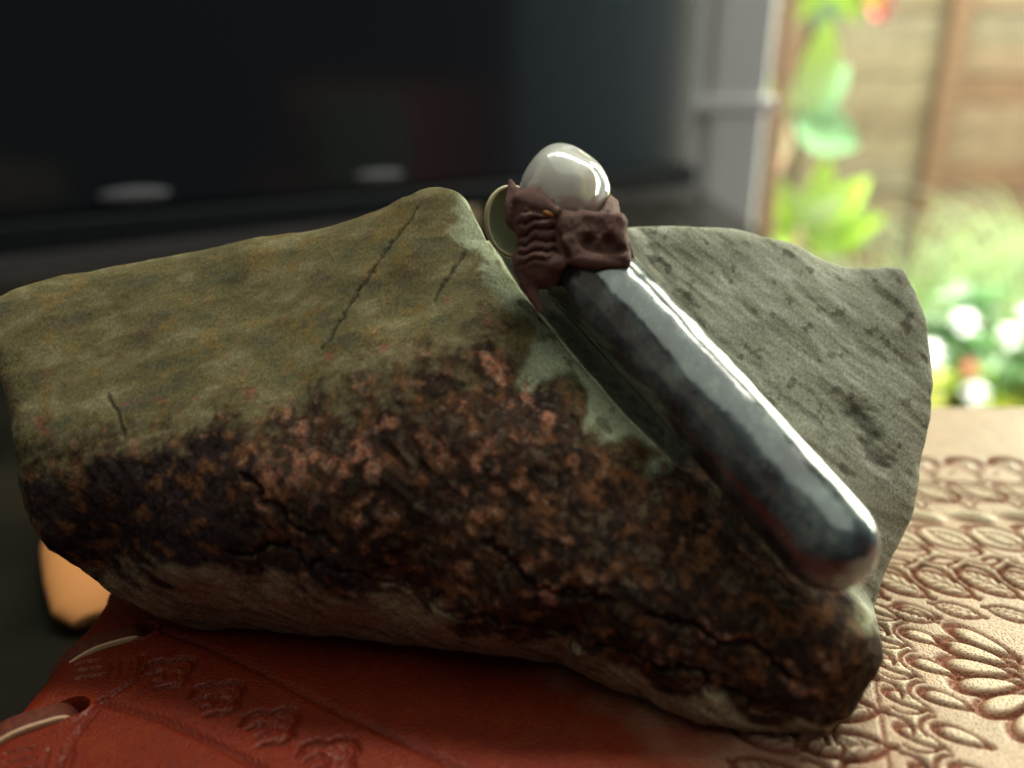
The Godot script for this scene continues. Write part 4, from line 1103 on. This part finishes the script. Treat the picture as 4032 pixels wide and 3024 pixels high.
func cabochon() -> ArrayMesh:
	var v := PackedVector3Array()
	var f := PackedInt32Array()
	var n := 72
	var wob := noise(91, 0.09, 2)
	for i in n + 1:
		var th := PI * i / n
		for k in n * 2:
			var ph := TAU * k / (n * 2)
			var d := Vector3(sin(th) * cos(ph), cos(th), sin(th) * sin(ph))
			# an egg, its blunt point leaning to the left
			var p := Vector3(d.x * 6.15, d.y * 5.9, d.z * 5.2)
			p.x -= maxf(0.0, d.y) * d.y * 0.8
			p.x *= 1.0 - 0.10 * maxf(0.0, d.y)
			p += d * wob.get_noise_3dv(p) * 0.5
			v.append(p)
	for i in n:
		for k in n * 2:
			var a := i * n * 2 + k
			var b := i * n * 2 + (k + 1) % (n * 2)
			f.append_array([a, b, a + n * 2, b, b + n * 2, a + n * 2])
	return array_mesh(v, f)

func shaft_mat() -> StandardMaterial3D:
	var m := mat("polished_dark_stone", Color.WHITE, 0.22, 0.8)
	m.clearcoat_enabled = true
	m.clearcoat = 0.35
	m.clearcoat_roughness = 0.15
	m.vertex_color_use_as_albedo = true
	m.roughness_texture = noise_tex(51, 0.03, 4, 256, Color(0.6, 0.6, 0.6), Color(1, 1, 1))
	m.heightmap_enabled = true
	m.heightmap_scale = 0.002
	m.heightmap_texture = noise_tex(52, 0.02, 3, 256, Color.BLACK, Color.WHITE)
	triplanar(m, 60.0)
	return m

func shaft(top: Vector3, tip: Vector3) -> ArrayMesh:
	var v := PackedVector3Array()
	var f := PackedInt32Array()
	var c := PackedColorArray()
	var axis := (tip - top).normalized()
	var side := axis.cross(Vector3.UP).normalized()
	var up := side.cross(axis)
	var length := top.distance_to(tip)
	var bumps := noise(81, 0.10, 2)
	var small := noise(82, 0.7, 2)
	var cloud := noise(83, 0.16, 4)
	var fleck := noise(84, 1.05, 3)
	var rows := 220
	var cols := 150
	for i in rows + 1:
		var t := float(i) / rows
		var s := lerpf(-0.004, length + 0.0058, t)
		var r := lerpf(0.0062, 0.0056, clampf(s / length, 0.0, 1.0))
		if s > length:
			r *= sqrt(maxf(0.0, 1.0 - pow((s - length) / 0.0058, 2.0)))
		var bend := sin(clampf(s / length, 0.0, 1.0) * PI) * 0.0004
		for k in cols:
			var a := TAU * k / cols
			var d := side * cos(a) + up * sin(a)
			var p := top + axis * s + up * bend + d * r
			var q := p / MM
			p += d * (bumps.get_noise_3dv(q) * 0.16 + small.get_noise_3dv(q) * 0.012) * MM * minf(1.0, r / 0.003)
			v.append(p)
			var cl := cloud.get_noise_3dv(q)
			var fl := fleck.get_noise_3dv(q)
			var col := lin(0.036, 0.048, 0.052).lerp(lin(0.085, 0.108, 0.106), sstep(0.0, 0.45, cl))
			col = col.lerp(lin(0.016, 0.019, 0.022), sstep(0.1, 0.4, -cl))
			col = col.lerp(lin(0.15, 0.14, 0.11), sstep(0.34, 0.5, fl + cl * 0.3) * 0.6)
			col = col.lerp(lin(0.006, 0.006, 0.006), sstep(0.36, 0.5, -fl) * 0.8)
			c.append(col)
	for i in rows:
		for k in cols:
			var a := i * cols + k
			var b := i * cols + (k + 1) % cols
			f.append_array([a, b, a + cols, b, b + cols, a + cols])
	return array_mesh(v, f, c)

# ---- distance field of the clay, in millimetres of the head's frame
func cap(p: Vector3, a: Vector3, b: Vector3, ra: float, rb: float) -> float:
	var d := b - a
	var t := clampf((p - a).dot(d) / d.length_squared(), 0.0, 1.0)
	return p.distance_to(a + d * t) - lerpf(ra, rb, t)

func egg(p: Vector3, c: Vector3, r: Vector3) -> float:
	var q := (p - c) / r
	var k := q.length()
	return k * (k - 1.0) / maxf(0.001, (q / r).length())

func smin(a: float, b: float, k: float) -> float:
	var h := maxf(k - absf(a - b), 0.0) / k
	return minf(a, b) - h * h * k * 0.25

func rbox(p: Vector3, c: Vector3, h: Vector3, r: float) -> float:
	var q := (p - c).abs() - h + Vector3.ONE * r
	return q.max(Vector3.ZERO).length() + minf(maxf(q.x, maxf(q.y, q.z)), 0.0) - r

var clay_wob: FastNoiseLite
var clay_fine: FastNoiseLite

func collar(x: float) -> float:
	if x < -6.6:
		return lerpf(7.4, 4.3, sstep(-8.9, -6.8, x))
	if x < -1.85:
		return lerpf(4.3, 1.25, clampf((x + 6.6) / 4.75, 0.0, 1.0)) + 0.25 * sin(clampf((x + 6.6) / 4.75, 0.0, 1.0) * PI)
	if x < 3.3:
		return 1.25 + 0.06 * (x + 1.85)
	return lerpf(1.55, 5.0, sstep(3.3, 5.8, x))

func clay(p: Vector3) -> float:
	# the cup that grips the moonstone
	var cup := egg(p, Vector3(-1.6, 2.6, -0.6), Vector3(7.7, 5.6, 5.9))
	var left_wall := cap(p, Vector3(-8.2, 1.0, 0.4), Vector3(-8.3, 6.5, -0.8), 1.05, 0.75)
	var right_wall := smin(cap(p, Vector3(5.9, 0.4, 0.0), Vector3(5.9, 3.6, -1.4), 1.35, 0.9), cap(p, Vector3(5.9, 3.6, -1.4), Vector3(4.8, 5.4, -2.6), 0.9, 0.6), 0.3)
	cup = smin(smin(cup, left_wall, 0.9), right_wall, 0.9)
	var top := p.y - collar(p.x) - (0.0 if p.z > -1.0 else 0.6)
	cup = -smin(-cup, -top, 0.45)
	# ribbed left half
	var waist := exp(-pow((p.y + 2.2) / 1.5, 2.0))
	var lb := cap(p, Vector3(-4.6, 2.4, 1.6), Vector3(-4.6, -5.4, 1.6), 3.55, 3.45) + waist * 0.45
	var tilt := p.y - 0.10 * (p.x + 4.5) + 0.55 * clay_wob.get_noise_2d(p.x * 0.5, p.y * 0.35) + 0.25 * clay_wob.get_noise_2d(p.x * 2.0, 40.0)
	var ribs := absf(sin(tilt * PI / 1.36))
	if p.z > -1.0:
		lb += (0.62 - 1.12 * pow(ribs, 0.55)) * sstep(1.9, 0.7, p.y) * sstep(-6.6, -5.2, p.y) * sstep(-8.3, -6.6, p.x)
	# deep crease under the folded collar
	var d := smin(cup, lb, 0.5)
	d = maxf(d, -cap(p, Vector3(-6.8, 1.75, 5.0), Vector3(-2.9, 0.75, 5.6), 0.42, 0.55))
	d = smin(d, cap(p, Vector3(-7.4, 3.5, 3.0), Vector3(-2.3, 1.15, 5.0), 1.0, 0.62), 0.5)
	# core round the end of the shaft
	d = smin(d, cap(p, Vector3(0.6, -4.4, -2.8), Vector3(-1.0, 2.0, -1.8), 5.4, 5.0), 0.6)
	# smooth right half, its right-hand rim leaning outwards below
	var q := p
	q.x -= 0.16 * maxf(0.0, -(p.y + 1.0)) * sstep(0.0, 6.0, p.x)
	q.y += 0.14 * (p.x - 1.0) * sstep(-1.0, -4.0, p.y)
	var slab := rbox(q, Vector3(2.25, -1.9, 3.3), Vector3(4.6, 3.3, 2.3), 1.2)
	slab += 0.10 * clay_wob.get_noise_3dv(p) + 0.22 * sin(clampf((p.x + 2.3) / 9.0, 0.0, 1.0) * PI) - 0.2
	# a pinched line along the top of the right half
	slab += 0.30 * exp(-pow((p.y - 0.95 - 0.05 * p.x) / 0.16, 2.0)) * sstep(3.2, 4.4, p.x)
	var lip := smin(cap(p, Vector3(-0.3, -4.9, 4.4), Vector3(2.6, -5.5, 5.0), 1.1, 1.05), cap(p, Vector3(2.6, -5.5, 5.0), Vector3(7.0, -5.7, 4.6), 1.05, 0.6), 0.3)
	# the hollow with its two pits and the prong between them
	var hollow := egg(p, Vector3(4.6, -4.0, 6.55), Vector3(3.6, 0.95, 1.9))
	hollow = smin(hollow, egg(p, Vector3(1.75, -3.0, 6.35), Vector3(1.1, 1.5, 2.1)), 0.35)
	hollow = smin(hollow, egg(p, Vector3(4.5, -3.0, 6.35), Vector3(1.15, 1.3, 2.0)), 0.25)
	slab = -smin(-slab, hollow, 0.3)
	var right := smin(slab, lip, 0.35)
	# the thin drawn-out point at the lower right
	right = smin(right, smin(cap(p, Vector3(6.5, 0.8, 2.4), Vector3(7.3, -2.6, 2.8), 0.65, 0.6), cap(p, Vector3(7.3, -2.6, 2.8), Vector3(8.6, -5.5, 1.8), 0.6, 0.25), 0.2), 0.4)
	var seam := minf(cap(p, Vector3(-1.8, 1.1, 5.6), Vector3(-2.65, -0.9, 5.4), 0.28, 0.42), cap(p, Vector3(-2.65, -0.9, 5.4), Vector3(-1.0, -4.8, 5.2), 0.42, 0.5))
	d = smin(d, right, 0.25)
	d = -smin(-d, seam, 0.3)
	# rolled lip and tail at the lower left
	d = smin(d, cap(p, Vector3(-5.0, -6.0, 3.4), Vector3(-2.2, -5.6, 4.5), 1.05, 1.2), 0.3)
	var tail := smin(cap(p, Vector3(-7.3, -4.6, 1.8), Vector3(-6.4, -8.0, 2.4), 1.1, 0.95), cap(p, Vector3(-6.4, -8.0, 2.4), Vector3(-4.5, -11.8, 2.8), 0.95, 0.5), 0.4)
	d = smin(d, tail, 0.8)
	# seat of the moonstone
	d = maxf(d, -egg(p, Vector3(-1.4, 5.0, 0.0), Vector3(6.1, 5.8, 5.15)))
	return d + clay_wob.get_noise_3dv(p) * 0.14 + clay_fine.get_noise_3dv(p) * 0.11

# surface nets: one vertex in each cell that the surface crosses; blocks far from it are skipped
func surface_nets(lo: Vector3, hi: Vector3, cell: float) -> ArrayMesh:
	clay_wob = noise(95, 0.45, 2)
	clay_fine = noise(96, 2.2, 2)
	var n := Vector3i(((hi - lo) / cell).ceil()) + Vector3i.ONE
	var vals := PackedFloat32Array()
	vals.resize(n.x * n.y * n.z)
	vals.fill(9.0)
	var bs := 6
	var live := []
	for bz in range(0, n.z, bs):
		for by in range(0, n.y, bs):
			for bx in range(0, n.x, bs):
				var mid := lo + (Vector3(bx, by, bz) + Vector3.ONE * bs * 0.5) * cell
				var dm := clay(mid)
				if absf(dm) > bs * cell * 1.25 + 0.5:
					if dm < 0.0:
						for z in range(bz, mini(bz + bs, n.z)):
							for y in range(by, mini(by + bs, n.y)):
								for x in range(bx, mini(bx + bs, n.x)):
									vals[(z * n.y + y) * n.x + x] = -9.0
					continue
				live.append(Vector3i(bx, by, bz))
				for z in range(bz, mini(bz + bs, n.z)):
					for y in range(by, mini(by + bs, n.y)):
						for x in range(bx, mini(bx + bs, n.x)):
							vals[(z * n.y + y) * n.x + x] = clay(lo + Vector3(x, y, z) * cell)
	var v := PackedVector3Array()
	var f := PackedInt32Array()
	var ids := {}
	var sx := 1
	var sy := n.x
	var sz := n.x * n.y
	var corner := [0, sx, sy, sx + sy, sz, sx + sz, sy + sz, sx + sy + sz]
	var edges := [0, 1, 2, 3, 4, 5, 6, 7, 0, 2, 1, 3, 4, 6, 5, 7, 0, 4, 1, 5, 2, 6, 3, 7]
	for blk: Vector3i in live:
		for z in range(blk.z, mini(blk.z + bs, n.z - 1)):
			for y in range(blk.y, mini(blk.y + bs, n.y - 1)):
				for x in range(blk.x, mini(blk.x + bs, n.x - 1)):
					var at := x + y * sy + z * sz
					var neg := 0
					for k in 8:
						if vals[at + corner[k]] < 0.0:
							neg += 1
					if neg == 0 or neg == 8:
						continue
					var sum := Vector3.ZERO
					var cnt := 0
					for e in 12:
						var ka: int = edges[e * 2]
						var kb: int = edges[e * 2 + 1]
						var da := vals[at + corner[ka]]
						var db := vals[at + corner[kb]]
						if (da < 0.0) != (db < 0.0):
							var t := clampf(da / (da - db), 0.0, 1.0)
							sum += Vector3(ka & 1, (ka >> 1) & 1, ka >> 2).lerp(Vector3(kb & 1, (kb >> 1) & 1, kb >> 2), t)
							cnt += 1
					ids[at] = v.size()
					v.append(lo + (Vector3(x, y, z) + sum / cnt) * cell)
	var steps := [sx, sy, sz]
	for at: int in ids:
		for ax in 3:
			var far: int = at + steps[ax]
			if far >= vals.size():
				continue
			var inside := vals[at] < 0.0
			if inside == (vals[far] < 0.0):
				continue
			var o1: int = steps[(ax + 1) % 3]
			var o2: int = steps[(ax + 2) % 3]
			if not (ids.has(at - o1) and ids.has(at - o2) and ids.has(at - o1 - o2)):
				continue
			var a: int = ids[at]
			var b: int = ids[at - o1]
			var c: int = ids[at - o1 - o2]
			var d: int = ids[at - o2]
			if inside:
				f.append_array([a, d, c, a, c, b])
			else:
				f.append_array([a, b, c, a, c, d])
	return array_mesh(v, f)
